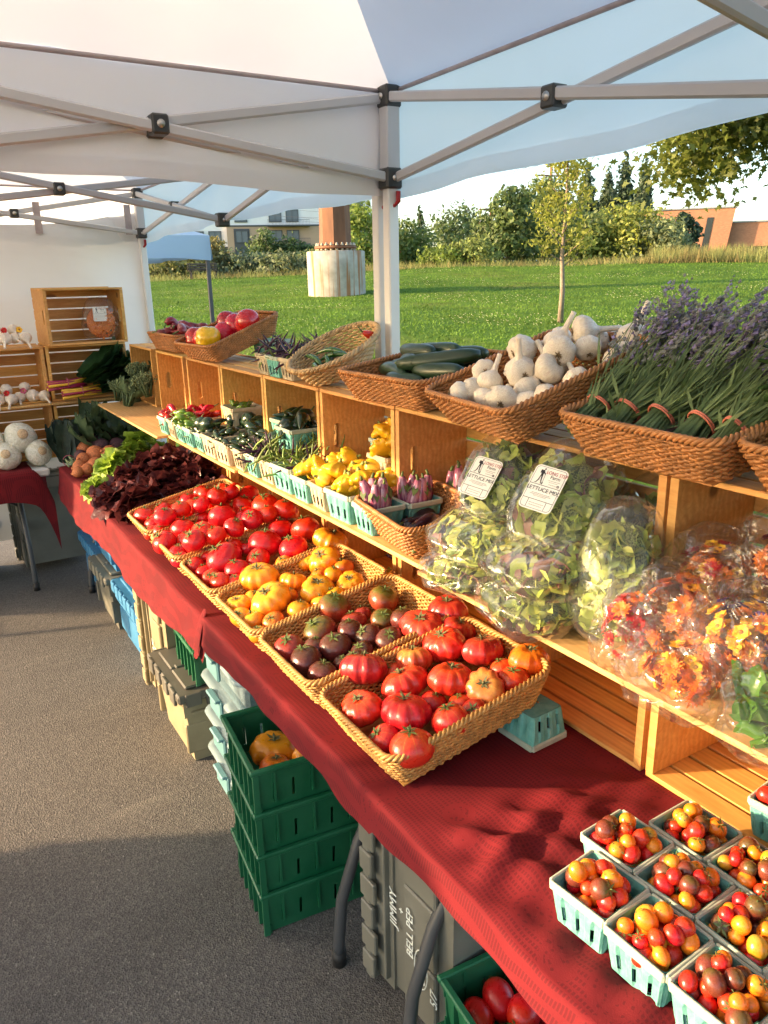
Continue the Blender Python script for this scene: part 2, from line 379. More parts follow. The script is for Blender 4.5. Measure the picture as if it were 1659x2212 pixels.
tree('elm_bush', 'mid green shrub between the young tree and the bright rounded tree', 46.0, 57, .070, 4.2, (.17, .22, .06), 5200, .15, seed=17, crown0=0)
tree('juniper_tree', 'dark green tree against the left side of the brick building', 51.9, 64, .066, 1.9, (.06, .10, .05), 3600, .17, seed=11, crown0=0)
for i, (az, d, h, w, c) in enumerate(((16.6,52,.034,4.5,(.18,.19,.06)),(19.6,54,.050,3.4,(.20,.18,.06)),(22.2,52,.030,3.6,(.12,.16,.08)),(25.0,50,.024,3.6,(.15,.18,.08)),(27.2,56,.034,2.6,(.17,.21,.07)))):
    tree('willow_shrub', ORD(i)+' from the left of the dusky shrubs beyond the lawn, before the apartment block', az, d, h, w, c, 4200, .14, seed=30+i, crown0=0, cat='shrub', group='shrubs along the lawn edge')
for i, (az, h) in enumerate(((23.5,.060),(25.1,.052),(26.4,.044))):
    tree('ash_tree', ORD(i)+' from the left of the trees standing before the apartment block', az, 105, h, 4.2, (.10,.15,.05), 3000, .24, seed=40+i, crown0=.0, group='trees before the apartments')
# dry grass along the crest
def drygrass():
    rg = np.random.default_rng(9); V = []; n = 16000
    az = np.radians(np.r_[rg.uniform(50, 62, 9000), rg.uniform(14, 50, 7000)]); d = rg.uniform(46, 52, n)
    x = d*np.sin(az); y = d*np.cos(az); z = np.array([gz(a, b) for a, b in zip(x, y)])-.05
    h = np.where(np.degrees(az) > 50, rg.uniform(.35, 1.1, n), rg.uniform(.15, .6, n))*(.6+.4*np.sin(x*1.3)**2); w = rg.uniform(.012, .035, n); a = rg.uniform(0, 6.28, n)
    lx, ly = rg.normal(0, .18, n), rg.normal(0, .18, n); V = np.empty((n*3, 3))
    V[0::3] = np.c_[x-w*np.cos(a), y-w*np.sin(a), z]; V[1::3] = np.c_[x+w*np.cos(a), y+w*np.sin(a), z]; V[2::3] = np.c_[x+lx, y+ly, z+h]
    tag(part('dry_grass', npmesh('dry_grass', V, np.arange(n*3).reshape(-1, 3), mat('straw', (.38, .29, .11), .8, .4, .8, trans=.4, c2=(.30, .34, .10))), None), 'tall straw coloured dry grass along the top of the lawn', 'grass', kind='stuff')
drygrass()
# young tree on the lawn
def young_tree():
    x, y = fwd(44.35, 20); z = gz(x, y); rg = np.random.default_rng(3); rr = random.Random(4)
    t = thing('young_tree', 'slender young tree with sparse yellowing leaves on the lawn', 'tree', (x, y, z-.03))
    m = MB(); m.tube([(0,0,0),(.03,0,.8),(-.02,.02,1.6),(.02,0,2.8),(.0,.0,4.5)], [.075,.06,.05,.032,.008], 8); C = []
    for k in range(26):
        f = (k+.5)/26; zz = 1.3+f*2.9; a = k*2.39; L = (1.0-f*.75)*rr.uniform(.7, 1.1); e = (L*cos(a), L*sin(a), zz+L*.75)
        m.tube([(0,0,zz), (e[0]*.5, e[1]*.5, zz+L*.3), e], [.017, .011, .004], 5); 
        for q in (.45, .7, .95): C.append((e[0]*q, e[1]*q, zz+L*.75*q))
    part('trunk', m.mesh('trunk', mat('young_bark', (.22, .17, .12), .9, .2, 12)), t)
    V, Fc = leaves(rg, C, [(.3, .3, .26)]*len(C), 2600, .058, .1)
    part('crown', npmesh('crown', V, Fc, leafmat('leaf_young', (.26, .28, .05), .5)), t)
young_tree()
# overhanging oak at the right, trunk outside the picture
def oak():
    rg = np.random.default_rng(12); rr = random.Random(5); bx, by = fwd(66, 12.5); bz = gz(bx, by)
    t = thing('oak_tree', 'leafy oak branches hanging into the upper right corner', 'tree', (bx, by, bz-.05)); C = []; m = MB()
    m.tube([(0,0,0),(.1,0,1.5),(0,.1,3.0),(-.1,.1,5.0)], [.32,.26,.22,.15], 10)
    def dirp(az, dd, tanel): 
        X, Y = fwd(az, dd); return Vector((X-bx, Y-by, 1.738+tanel*dd-bz))
    ends = [(50.6,11,.135),(51.3,10.6,.185),(52.0,11.2,.115),(53.0,10.5,.165),(53.6,11,.20),(54.2,10.8,.14),(54.9,11.3,.165),(55.8,10.8,.20),(56.6,11.2,.15),(57.5,10.8,.19),(57.2,11.2,.135),(58.3,11,.145),(59.5,11,.17),(61,11,.2),(60.5,11.2,.14),(53.0,11.4,.10),(52.3,11,.14),(56.0,11.4,.225),(58.6,11.4,.225),(62.5,11.6,.16)]
    hub = Vector((-1.2, 1.4, 4.3))
    m.tube([(0,.1,3.2), (-.6,.7,4.0), hub], [.14,.1,.08], 8)
    for e in ends:
        p = dirp(*e); mid = (hub+p)/2+Vector((0,0,.35)); m.tube([hub, mid, p], [.05,.028,.008], 6)
        for q in (.55, .75, .9, 1.0): 
            c = mid.lerp(p, (q-.5)*2) if q > .5 else mid; C.append(c+Vector((rr.uniform(-.12,.12), rr.uniform(-.12,.12), rr.uniform(-.1,.05))))
    part('trunk', m.mesh('trunk', BARK), t)
    # lobed leaves
    C = np.array([tuple(c) for c in C]); n = 11000; i = rg.integers(0, len(C), n); P = C[i]+rg.normal(0, 1, (n, 3))*np.array([.24, .24, .17])
    nn = rg.normal(0, .8, (n, 3)); nn[:, 2] += .7; nn /= np.linalg.norm(nn, axis=1)[:, None]; tt = np.cross(nn, rg.normal(size=(n, 3))); tt /= np.linalg.norm(tt, axis=1)[:, None]; bb = np.cross(nn, tt)
    s = rg.uniform(.04, .068, n)[:, None]; out = [(-1,0),(-.3,-.25),(-.2,-.62),(.05,-.3),(.35,-.66),(.5,-.22),(1,0),(.5,.22),(.35,.66),(.05,.3),(-.2,.62),(-.3,.25)]
    V = np.empty((n*12, 3))
    for k, (a, b) in enumerate(out): V[k::12] = P+tt*s*a*1.2+bb*s*b*1.15+nn*s*(.18*abs(b)-.22*a*a)
    part('crown', npmesh('crown', V, np.arange(n*12).reshape(-1, 12), leafmat('leaf_oak', (.15, .18, .035), .5)), t)
oak()

# ---- steel transmission column on its concrete footing
def column():
    x, y = fwd(28.4, 32); z = gz(x, y)-.15
    t = thing('steel_column', 'rusty brown steel column bolted to a round stained concrete footing', 'column', (x, y, z))
    tm = NT('footing_concrete'); v = tm.coord('Object', (1,1,1), False); n = tm.noise(v, 2.5, 5)
    c = tm.ramp(n, [(.3, (.27, .25, .20)), (.7, (.46, .42, .35))]); st = tm.noise(tm.coord('Object', (3.2, 3.2, .12), False), 1.6, 2)
    c = tm.mix(tm.ramp(st, [(.52, 0), (.60, .85)]), c, (.30, .12, .03)); tm.col(c); tm.spec(.9); tm.bump(n, .3, .03)
    m = MB(); prof = [(1.15, 0), (1.15, 1.0), (1.15, 1.76), (1.12, 1.79), (0, 1.79)]
    m.grid(lambda u, w: (lambda p: (p[0]*cos(2*pi*u), p[0]*sin(2*pi*u), p[1]))(prof[round(w*4)]), 48, 4, wrap=True, smooth=True)
    part('footing', m.mesh('footing', tm.m), t)
    ru = NT('weathered_steel'); v = ru.coord('Object', (1,1,.25), False); ru.col(ru.ramp(ru.noise(v, 3, 5), [(.3, (.12, .05, .025)), (.7, (.24, .10, .045))])); ru.spec(.7, .2)
    m = MB(); m.tube([(0,0,1.97),(0,0,12)], [.63, .45], 8, phase=.2); m.sm = [False]*len(m.f)
    part('shaft', m.mesh('shaft', ru.m), t)
    m = MB(); m.tube([(0,0,1.88),(0,0,1.98)], .83, 24); part('flange', m.mesh('flange', ru.m), t)
    bm = MB().tube([(0,0,1.78),(0,0,2.10)], .035, 6).tube([(0,0,1.99),(0,0,2.04)], .06, 6).tube([(0,0,1.82),(0,0,1.87)], .06, 6).mesh('bolt', mat('bolt_steel', (.5, .42, .3), .5, metal=.6))
    for k in range(22): part('bolt', bm, t, (.74*cos(k*2*pi/22), .74*sin(k*2*pi/22), 0))
column()

# ---- park bench
def bench():
    x, y = fwd(19.1, 47); z = gz(x, y)
    t = thing('park_bench', 'dark park bench at the top of the lawn', 'bench', (x, y, z), (0, 0, radians(-10))); wd = mat('bench_wood', (.07, .05, .035), .7); mt = mat('bench_iron', (.02, .02, .02), .5)
    sl = MB().box(-.85, .85, -.045, .045, 0, .035, .006).mesh('slat', wd)
    for k in range(4): part('slat', sl, t, (0, -.2+.11*k, .44))
    for k in range(3): part('slat', sl, t, (0, .24+.02*k, .56+.13*k), (radians(80), 0, 0))
    lg = MB().box(-.03, .03, -.25, -.19, 0, .44, .005).box(-.03, .03, .19, .25, 0, .9, .005).box(-.03, .03, -.25, .25, .38, .43, .005).mesh('leg', mt)
    for sx in (-.7, .7): part('leg', lg, t, (sx, 0, 0))
bench()

# ---- power poles and wires
def power_pole(label, az, d, top, arm=1.6):
    x, y = fwd(az, d); z = gz(x, y)-.3; t = thing('power_pole', label, 'utility pole', (x, y, z), (0, 0, radians(-az+35))); wd = mat('pole_wood', (.19, .08, .035), .85, .25, 6, stretch=(2,2,.3))
    part('post', MB().tube([(0,0,0),(0,0,top)], [.17,.12], 10).mesh('post', wd), t)
    for k in range(2): part('crossarm', MB().box(-arm, arm, -.06, .06, 0, .12, .01).mesh('crossarm', wd), t, (0, 0, top-.4-k*1.2))
    ins = MB().tube([(0,0,0),(0,0,.1),(0,0,.22)], [.03,.06,.04], 8).mesh('insulator', mat('porcelain', (.4, .38, .34), .3))
    for k in range(2):
        for q in (-.9, -.45, .45, .9): part('insulator', ins, t, (q*arm, 0, top-.28-k*1.2))
    return t
power_pole('tall brown wooden power pole rising behind the young tree', 43.3, 70, 9.2)
power_pole('smaller wooden power pole near the rounded distant tree', 39.3, 78, 6.2, 1.3)
power_pole('thin pale distant utility pole before the rounded tree', 37.2, 110, 6.0, 1.2)
def wire(a, b, sag, r=.018):
    P = [Vector(a).lerp(Vector(b), k/14)-Vector((0,0,sag*4*(k/14)*(1-k/14))) for k in range(15)]
    return MB().tube(P, r, 4).mesh('wire', mat('wire_dark', (.03, .03, .035), .5))
def pp(az, d, h): x, y = fwd(az, d); return (x, y, gz(x, y)-.3+h)
wl = ['topmost','upper','middle','lower','lowest']
for k, (h1, h2, dd) in enumerate(((8.9,13,0),(8.9,12.4,.9),(7.7,11.2,0),(7.7,10.6,.9))):
    solo('power_line', wire(pp(43.3+dd*.4, 70, h1), pp(26, 150, h2), 1.6), wl[k]+' dark wire running left from the tall wooden power pole', 'wire', group='overhead wires')
solo('power_line', wire(pp(39.3, 78, 6.0), pp(24, 120, 9.3), .6), 'thin wire from the smaller power pole across the apartment block', 'wire', group='overhead wires')

# ---- brick building at the right
def brickmat(name, a, b, sc=2.2):
    t = NT(name); br = t.new('TexBrick'); br.inputs['Color1'].default_value = (*a, 1); br.inputs['Color2'].default_value = (*b, 1); br.inputs['Mortar'].default_value = (.3, .2, .14, 1)
    br.inputs['Scale'].default_value = sc; br.inputs['Mortar Size'].default_value = .012
    v = t.coord('Object', (1,1,1), False); sp = t.new('SeparateXYZ'); t.link(v, sp.inputs[0]); cb = t.new('CombineXYZ'); t.link(sp.outputs[0], cb.inputs[0]); t.link(sp.outputs[2], cb.inputs[1]); t.link(cb.outputs[0], br.inputs['Vector'])
    t.col(t.mix(.3, br.outputs['Color'], t.ramp(t.noise(v, .35, 4), [(.3, a), (.7, b)]))); t.spec(.85); return t.m
def brick_building():
    x, y = fwd(51.9, 100); t = thing('brick_building', 'orange brick building with a slanted tower behind the dry grass', 'building', (x, y, 1.5), (0, 0, radians(-50)))
    bm = brickmat('orange_brick', (.33, .145, .08), (.44, .20, .11)); gl = mat('dark_glass', (.02, .025, .03), .08, rv=0); fr = mat('grey_frame', (.25, .26, .27), .5)
    m = MB(); vs = [(-4.5,0,0),(4.6,0,0),(5.6,0,7.2),(-4.5,0,7.0),(-4.5,8,0),(4.6,8,0),(5.6,8,7.2),(-4.5,8,7.0)]
    m.add(vs, [(0,1,2,3),(5,4,7,6),(1,5,6,2),(4,0,3,7),(3,2,6,7)]); part('tower', m.mesh('tower', bm), t)
    m = MB().add([(2.1,-.06,.9),(2.75,-.06,.9),(3.35,-.06,6.2),(2.7,-.06,6.2),(2.1,.2,.9),(2.75,.2,.9),(3.35,.2,6.2),(2.7,.2,6.2)], [(0,1,2,3),(1,5,6,2),(4,0,3,7),(3,2,6,7)]); part('slot_window', m.mesh('slot_window', gl), t)
    part('coping', MB().box(-4.6, 5.75, -.12, 8, 7.15, 7.3).mesh('coping', fr), t)
    w = part('wing', MB().box(5.0, 40, 1.2, 14, 0, 1.5).box(5.0, 40, 1.6, 14, 1.5, 3.0).box(5.0, 40, 1.2, 14, 3.0, 5.6).mesh('wing', bm), t)
    part('wing_coping', MB().box(5.4, 40.1, 1.08, 14, 5.6, 5.75).mesh('wing_coping', fr), t)
    pn = MB().box(-1.1, 1.1, 0, .04, 0, 1.4).mesh('pane', gl); ml = MB().box(-.06, .06, -.04, .06, 0, 1.46).mesh('mullion', fr)
    for k in range(12): part('pane', pn, t, (6.9+2.4*k, 1.5, 1.55)); part('mullion', ml, t, (5.7+2.4*k, 1.46, 1.52))
    part('wall_sign', MB().box(10.2, 11.8, 1.1, 1.19, 4.2, 4.9).mesh('wall_sign', mat('pale_sign', (.8, .75, .65), .6)), t)
    cu = bpy.data.curves.new('tower_letters', 'FONT'); cu.body = 'ation'; cu.size = 1.25; cu.extrude = .05; tmp = bpy.data.objects.new('tmp', cu); COL.objects.link(tmp)
    dg = bpy.context.evaluated_depsgraph_get(); me = bpy.data.meshes.new_from_object(tmp.evaluated_get(dg)); bpy.data.objects.remove(tmp); me.materials.clear(); me.materials.append(mat('letter_steel', (.30, .22, .2), .5))
    part('lettering', me, t, (-1.9, -.08, 5.0), (pi/2, 0, 0))
brick_building()
# ---- apartment block far left
def apartments():
    x, y = fwd(23.6, 170); t = thing('apartment_block', 'tan and white apartment block with balconies far behind the shrubs', 'building', (x, y, 1.5), (0, 0, radians(-24)))
    tan = mat('tan_stucco', (.48, .33, .22), .85, .06, .3); wh = mat('white_stucco', (.78, .78, .76), .8, .04, .3); dk = mat('charcoal_panel', (.06, .065, .07), .6); gl = mat('window_glass', (.10, .13, .16), .1); fr = mat('white_frame', (.7, .7, .7), .5)
    part('lower_wall', MB().box(-8, 22, 0, 14, 0, 11.2).mesh('lower_wall', tan), t); part('upper_wall', MB().box(-8, 22, .2, 14, 11.2, 17.5).mesh('upper_wall', wh), t)
    part('side_wall', MB().box(-16, -8, 1.0, 14, 7.2, 12.0).mesh('side_wall', wh), t); part('side_base', MB().box(-16, -8, .9, 14, 0, 7.2).mesh('side_base', dk), t)
    part('parapet', MB().box(-8.2, 22.2, -.2, 14, 17.5, 17.9).mesh('parapet', dk), t); part('string_course', MB().box(-8.1, 22.1, -.1, .3, 11.0, 11.3).mesh('string_course', dk), t)
    win = MB().box(-1.15, 1.15, -.02, .12, 0, 2.1).mesh('pane', gl); frm = MB().box(-1.3, 1.3, -.08, .1, -.15, 0).box(-1.3, 1.3, -.08, .1, 2.1, 2.25).box(-1.3, -1.15, -.08, .1, 0, 2.1).box(1.15, 1.3, -.08, .1, 0, 2.1).box(-.05, .05, -.08, .1, 0, 2.1).mesh('frame', dk)
    bay = MB().box(-1.6, 1.6, -.12, 0, 0, 10.6).mesh('bay', dk)
    for bx in (-5.0, 14.0, 19.0): part('bay', bay, t, (bx, 0, 0))
    for bx in (-5.0, 2.0, 5.5, 14.0, 19.0):
        for z0 in (1.2, 4.6, 8.0, 12.0, 15.0):
            yy = -.22 if z0 < 11 and bx in (-5.0, 14.0, 19.0) else (-.08 if z0 < 11 else .1)
            wn = part('window', frm, t, (bx, yy, z0)); part('pane', win, wn)
    for bx in (-14, -10.5):
        for z0 in (8.0, ): wn = part('window', frm, t, (bx, .85, z0)); part('pane', win, wn)
    for z0 in (3.9, 7.3, 10.9):
        b = part('balcony', MB().box(.4, 9.0, -1.9, .3, 0, .22).mesh('balcony', dk), t, (0, 0, z0)); m = MB()
        for k in range(30): m.box(.5+k*.29, .53+k*.29, -1.86, -1.83, .22, 1.2)
        m.box(.4, 9.0, -1.9, -1.8, 1.2, 1.27); part('railing', m.mesh('railing', dk), b)
apartments()
# ---- faint far hills
def hills():
    V = []; n = 60; rr = random.Random(3)
    for k in range(n+1):
        az = 5+k*70/n; x, y = fwd(az, 1500); h = 48+26*sin(az*.17)+12*sin(az*.43+1)+6*sin(az*1.3); V += [(x, y, -5), (x*1.0, y*1.0, h*max(.1, 1-abs(az-33)/40)), (x*1.25, y*1.25, -5)]
    Fq = []
    for k in range(n): a = k*3; Fq += [(a, a+3, a+4, a+1), (a+1, a+4, a+5, a+2)]
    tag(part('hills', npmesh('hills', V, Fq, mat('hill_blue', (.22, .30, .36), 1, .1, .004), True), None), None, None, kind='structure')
hills()
# ------------------------------------------------------------------ market tents
TF = fabric('tent_roof_white', (.86, .88, .90), .35); TV = fabric('tent_valance_white', (.93, .94, .96), .72)  # one cloth in two versions: valance paler and more translucent to look brighter lit
STEEL = mat('tent_steel', (.56, .56, .57), .42, .04, 3, metal=.0, rv=.03); BRK = mat('bracket_plastic', (.045, .047, .045), .45, rv=0)
PIVOT = mat('pivot_steel', (.5, .5, .48), .3, metal=.9); REDL = mat('latch_red', (.35, .01, .015), .35); LEGW = mat('tent_leg_white', (.74, .73, .71), .4, .03, 3, rv=.02); SEAM = mat('seam_grey', (.42, .36, .36), .9)
def bar(a, b, w=.030, t=.018):
    a = Vector(a); b = Vector(b); L = (b-a).length
    m = MB().box(-t/2, t/2, 0, L, -w/2, w/2, .005); d = (b-a).normalized(); q = d.to_track_quat('Y', 'Z')
    M = Matrix.Translation(a) @ q.to_matrix().to_4x4(); m.v = [tuple(M @ Vector(p)) for p in m.v]; return m
def tent(name, label, x0, x1, y0, y1, z0=0, roof=TF, steel=STEEL, leg=LEGW, detail=True, hem=1.995, peak=3.1, zt=2.29, zb=2.05, skip=None):
    t = thing(name, label, 'canopy tent', (x0, y0, z0)); W, D = x1-x0, y1-y0; ez = zt+.025
    corners = [(0,0),(W,0),(W,D),(0,D)]
    for (cx_, cy_) in corners:
        part('leg', MB().box(-.02, .02, -.02, .02, 0, zb+.06, .004).mesh('leg', leg), t, (cx_, cy_, 0))
        part('leg_sleeve', MB().box(-.025, .025, -.025, .025, zb-.02, zt, .004).mesh('leg_sleeve', steel), t, (cx_, cy_, 0))
    # fabric roof: four panels with a slight sag
    m = MB(); cx_, cy_ = W/2, D/2; rr = random.Random(len(label))
    def rp(u, w, a, b):
        ax, ay = corners[a]; bx, by = corners[b]; ex, ey = ax+(bx-ax)*u, ay+(by-ay)*u
        off = .028; 
        ex2 = ex+(off if ex > cx_ else -off)*(abs(ex-cx_) > .49*W); ey2 = ey+(off if ey > cy_ else -off)*(abs(ey-cy_) > .49*D)
        x = ex2+(cx_-ex2)*w; y = ey2+(cy_-ey2)*w
        z = ez+(peak-ez)*(w**1.06)-.05*sin(pi*w)*sin(pi*u) + .006*sin(u*41+w*9)*sin(pi*u)*(1-w)
        return (x, y, z)
    for a, b in ((0,1),(1,2),(2,3),(3,0)): m.grid(lambda u, w: rp(u, w, a, b), 24, 14)
    part('roof', m.mesh('roof', roof), t)
    for a, b in ((0,1),(1,2),(2,3),(3,0)):
        if (a, b) == skip: continue
        ax, ay = corners[a]; bx, by = corners[b]; dx, dy = (bx-ax), (by-ay); L = math.hypot(dx, dy); nx, ny = dy/L, -dx/L; tx, ty = dx/L, dy/L
        def vp(u, w, k=a):
            s = -.03+(L+.06)*u; hz = hem+.035*sin(pi*u)+.006*sin(u*23+k)
            o = .03+.035*sin(pi*u)*w*(1+.5*sin(u*17+k*2)) + .008*sin(u*55+k)*w+.012*w
            return (ax+tx*s+nx*o, ay+ty*s+ny*o, ez+(hz-ez)*w)
        v = part('valance', MB().grid(vp, 40, 10).mesh('valance', TV if roof is TF else roof), t)
        part('hem', MB().grid(lambda u, w: (lambda p: (p[0]-nx*.004, p[1]-ny*.004, p[2]))(vp(u, .84+.155*w)), 40, 2).mesh('hem', TV if roof is TF else roof), v)
        if detail: part('seam', MB().tube([(lambda p: (p[0]-nx*.008, p[1]-ny*.008, p[2]-.006))(vp(k/20, 0)) for k in range(21)], .0065, 6).mesh('seam', SEAM), v)
    if not detail: return t
    tm, bm_ = zt-.05, zb-.02
    def joint(p, q=None): 
        j = part('bracket', MB().box(-.03, .03, -.03, .03, -.032, .032, .006).mesh('bracket', BRK), t, p); part('pivot', cached('pivot', lambda: MB().tube([(0,-.036,0),(0,.036,0)], .009, 10).tube([(-.036,0,0),(.036,0,0)], .009, 10).mesh('pivot', PIVOT)), j); return j
    for (a, b) in corners: joint((a, b, zt)); joint((a, b, zb))
    for (a, b) in corners:
        lt = MB().tube([(0,0,-.03),(.02,0,-.055),(.035,0,-.04),(.035,0,-.01)], .008, 8).mesh('latch', REDL); part('latch', lt, t, (a+(.03 if a else -.03)*-.2, b, zb-.03), (0, 0, radians(-60)))
    mids = [(W/2,0),(W,D/2),(W/2,D),(0,D/2)]
    def scissor(p, q, side):
        (px, py, pt_, pb_), (qx, qy, qt, qb) = p, q; o = Vector((qy-py, px-qx, 0)).normalized()*.011
        part('truss_bar', bar(Vector((px,py,pt_))+o, Vector((qx,qy,qb))+o).mesh('truss_bar', STEEL), t); part('truss_bar', bar(Vector((px,py,pb_))-o, Vector((qx,qy,qt))-o).mesh('truss_bar', STEEL), t)
        c = Vector(((px+qx)/2, (py+qy)/2, (pt_+pb_+qt+qb)/4)); an = math.atan2(qy-py, qx-px)
        j = part('pivot_block', MB().box(-.024, .024, -.026, .026, -.026, .026, .005).mesh('pivot_block', BRK), t, c, (0, 0, an)); part('pivot', cached('pivot2', lambda: MB().tube([(0,-.03,0),(0,.03,0)], .011, 10).mesh('pivot', PIVOT)), j)
    for k, (a, b) in enumerate(corners):
        for mm in (mids[k], mids[k-1]): scissor((a, b, zt, zb), (*mm, tm, bm_), k)
    for mm in mids: joint((*mm, tm)); joint((*mm, bm_)); scissor((*mm, tm, bm_), (W/2, D/2, 2.27, 2.03), 0)
    part('mast', MB().box(-.02, .02, -.02, .02, 2.0, peak-.03, .004).mesh('mast', STEEL), t, (W/2, D/2, 0)); joint((W/2, D/2, 2.27)); joint((W/2, D/2, 2.03))
    return t
tent('canopy_tent', 'white pop-up canopy spread over the near end of the stall', -1.55, 1.45, -.71, 2.29)
t2 = tent('canopy_tent', 'white pop-up canopy with a back wall over the far corner of the stall', -1.53, 1.45, 2.36, 5.33, skip=(0, 1))
def sidewall():
    def fn(u, w):
        x = 3.0*u-.01; top = 2.19-.10*sin(pi*((u*2) % 1))*(1 if u > .5 else .6); z = .15+(top-.15)*w
        return (x, 2.985+.018*sin(u*19+w*2)+.03*sin(u*7+1-w*3)*sin(pi*w)+.012*sin(w*8+u*26), z)
    s = part('side_wall', MB().grid(fn, 60, 24).mesh('side_wall', fabric('side_wall_fabric', (.72, .75, .78), .06, wr=.3)), t2)
    for k in range(6): part('strap', MB().box(-.02, .02, -.004, .004, -.16, .02).mesh('strap', SEAM), t2, (.2+k*.54, 2.955, 2.2))
    part('zip_edge', MB().tube([(2.995, 2.985, .15), (3.0, 2.985, 1.2), (2.995, 2.985, 2.15)], .012, 8).mesh('zip_edge', TF), t2)
sidewall()
tent('canopy_tent', 'pale blue canopy with dark legs beyond the far tent', .05, 3.02, 8.55, 11.5, 0, fabric('tent_blue', (.42, .56, .72), .3), BRK, mat('dark_leg', (.05, .055, .07), .4), False, 1.97, 2.9, 2.2, 2.0)

# ------------------------------------------------------------------ tables
TTOP = mat('table_plastic', (.62, .61, .58), .5, .05, 5); TLEG = mat('table_steel', (.06, .062, .066), .4, .1, 5, rv=0); RUB = mat('rubber', (.012, .012, .012), .6, rv=0)
def table(label, x0, y0, L, yaw=0, W=.76):
    t = thing('folding_table', label, 'table', (x0, y0, 0), (0, 0, yaw), 'folding tables')
    part('tabletop', MB().box(0, W, 0, L, .692, .738, .01).mesh('tabletop', TTOP), t)
    for yy in (.16, L-.16):
        for sx in (0, 1):
            q = lambda x: x if not sx else W-x
            P = [(q(.33), yy, .69), (q(.29), yy, .62), (q(.21), yy, .50), (q(.13), yy, .36), (q(.075), yy, .20), (q(.06), yy, .06), (q(.06), yy, .035)]
            part('leg', MB().tube(P, .0155, 12).mesh('leg', TLEG), t); part('foot_cap', MB().tube([(q(.06), yy, 0), (q(.06), yy, .045)], [.019, .019], 12).mesh('foot_cap', RUB), t)
        part('leg_brace', MB().box(.16, W-.16, yy-.008, yy+.008, .30, .36, .004).mesh('leg_brace', TLEG), t); part('leg_brace', MB().box(.3, W-.3, yy-.012, yy+.012, .62, .69, .004).mesh('leg_brace', TLEG), t)
        s = 1 if yy < L/2 else -1
        part('folding_stay', MB().tube([(W/2, yy, .45), (W/2, yy+s*.36, .685)], .009, 8).mesh('folding_stay', TLEG), t)
    return t
table('long folding table at the near end, under the cherry tomato pints', .652, -.565, 1.83)
table('long folding table in the middle, under the baskets of tomatoes', .652, 1.275, 1.83)
table('folding table at the far end, under the lettuces', .652, 3.115, 1.52)
table('folding table turned across the far end, under the white cabbages', .60, 4.64, 1.83, pi/2)

# ------------------------------------------------------------------ tablecloths
def clothmat():
    t = NT('red_paisley'); v = t.coord('Object', (1,1,1), False)
    base = t.ramp(t.noise(v, 5, 3), [(.3, (.125, .008, .012)), (.7, (.17, .011, .015))])
    # rows of dots and arches running along the table
    sp = t.new('SeparateXYZ'); t.link(v, sp.inputs[0])
    w1 = t.noise(v, 4, 2); xx = t.math('ADD', sp.outputs[0], t.math('MULTIPLY', w1, .03))
    row = t.math('ABSOLUTE', t.math('SUBTRACT', t.math('FRACT', t.math('MULTIPLY', xx, 95)), .5))
    dot = t.math('ABSOLUTE', t.math('SUBTRACT', t.math('FRACT', t.math('MULTIPLY', sp.outputs[1], 150)), .5))
    a = t.math('MULTIPLY', t.math('LESS_THAN', row, .27), t.math('LESS_THAN', dot, .3))
    vo = t.new('TexVoronoi'); vo.inputs['Scale'].default_value = 8.5; t.link(v, vo.inputs['Vector'])
    ring = t.math('ABSOLUTE', t.math('SUBTRACT', t.math('FRACT', t.math('MULTIPLY', vo.outputs['Distance'], 9)), .5))
    b = t.math('LESS_THAN', ring, .2); sel = t.math('LESS_THAN', vo.outputs['Distance'], .36)
    vd = t.new('TexVoronoi'); vd.inputs['Scale'].default_value = 130; t.link(v, vd.inputs['Vector']); c = t.math('LESS_THAN', vd.outputs['Distance'], .38)
    pat = t.mix(sel, a, t.math('MULTIPLY', b, c)); base = t.mix(t.math('MULTIPLY', pat, .5), base, (.055, .005, .008))
    t.col(base); t.spec(.85); t.b.inputs['Specular IOR Level'].default_value = .2; t.bump(t.noise(v, 420, 2), .25, .002); _m['cloth'] = t.m; return t.m
CLOTH = clothmat()
def cloth(label, y0, y1, hemf, x0=.648, x1=1.42, lift=0, wr=lambda x, y: 0, ny=120, frame=None, endroll=False):
    """flat top with soft wrinkles, rounded front edge and a hanging front flap"""
    us = [x1-(x1-x0-.012)*k/34 for k in range(35)]
    def fn(u, w):
        y = y0+(y1-y0)*w; k = u*48
        if k <= 34:
            x = us[min(34, int(k))]; z = .7405+lift+max(-.001, wr(x, y))
        else:
            s = (k-34)/14; hz = hemf(y); ang = min(1, s*4)*pi/2
            if s < .25: x = x0+.012-.014*sin(ang); z = .7405+lift-.014*(1-cos(ang))+max(0, wr(x0, y))*(1-s*4)*.7
            else:
                q = (s-.25)/.75; drop = (.7265-hz)
                x = x0-.002-.012*q-.004*sin(y*13)*q-.003*sin(y*31+1)*q-.14*max(0, drop-.02)*q*q*.8; z = .7265+lift-drop*q
        return (x, y, z)
    m = MB().grid(fn, 48, ny); me = m.mesh('tablecloth', CLOTH)
    o = solo('tablecloth', me, label, 'tablecloth')
    return o
def wr_near(x, y):
    f = max(0, min(1, (1.02-y)/.15))*max(0, min(1, (x-.66)/.05))
    g = .012*math.exp(-((x-(.72+.28*(1.0-y)))/.022)**2)+.009*math.exp(-((x-(.83+.16*(1.0-y)))/.02)**2)+.008*math.exp(-((x-(.95+.05*(1-y)))/.03)**2)+.006*math.exp(-((y-.86-.3*(x-.8))/.02)**2)
    g += .004*sin(x*60+y*35+2*sin(y*14))+.003*sin(x*31-y*77)+.003
    return 1.7*f*g*(.35+.65*min(1, max(0, (1.15-x)/.2)))+.0015*sin(x*40+y*25)
hn = lambda y: .694-.004*sin(y*9)-(.022*max(0, min(1, (y-.98)/.22)))-.012*sin(y*7)*(y > 1.1)
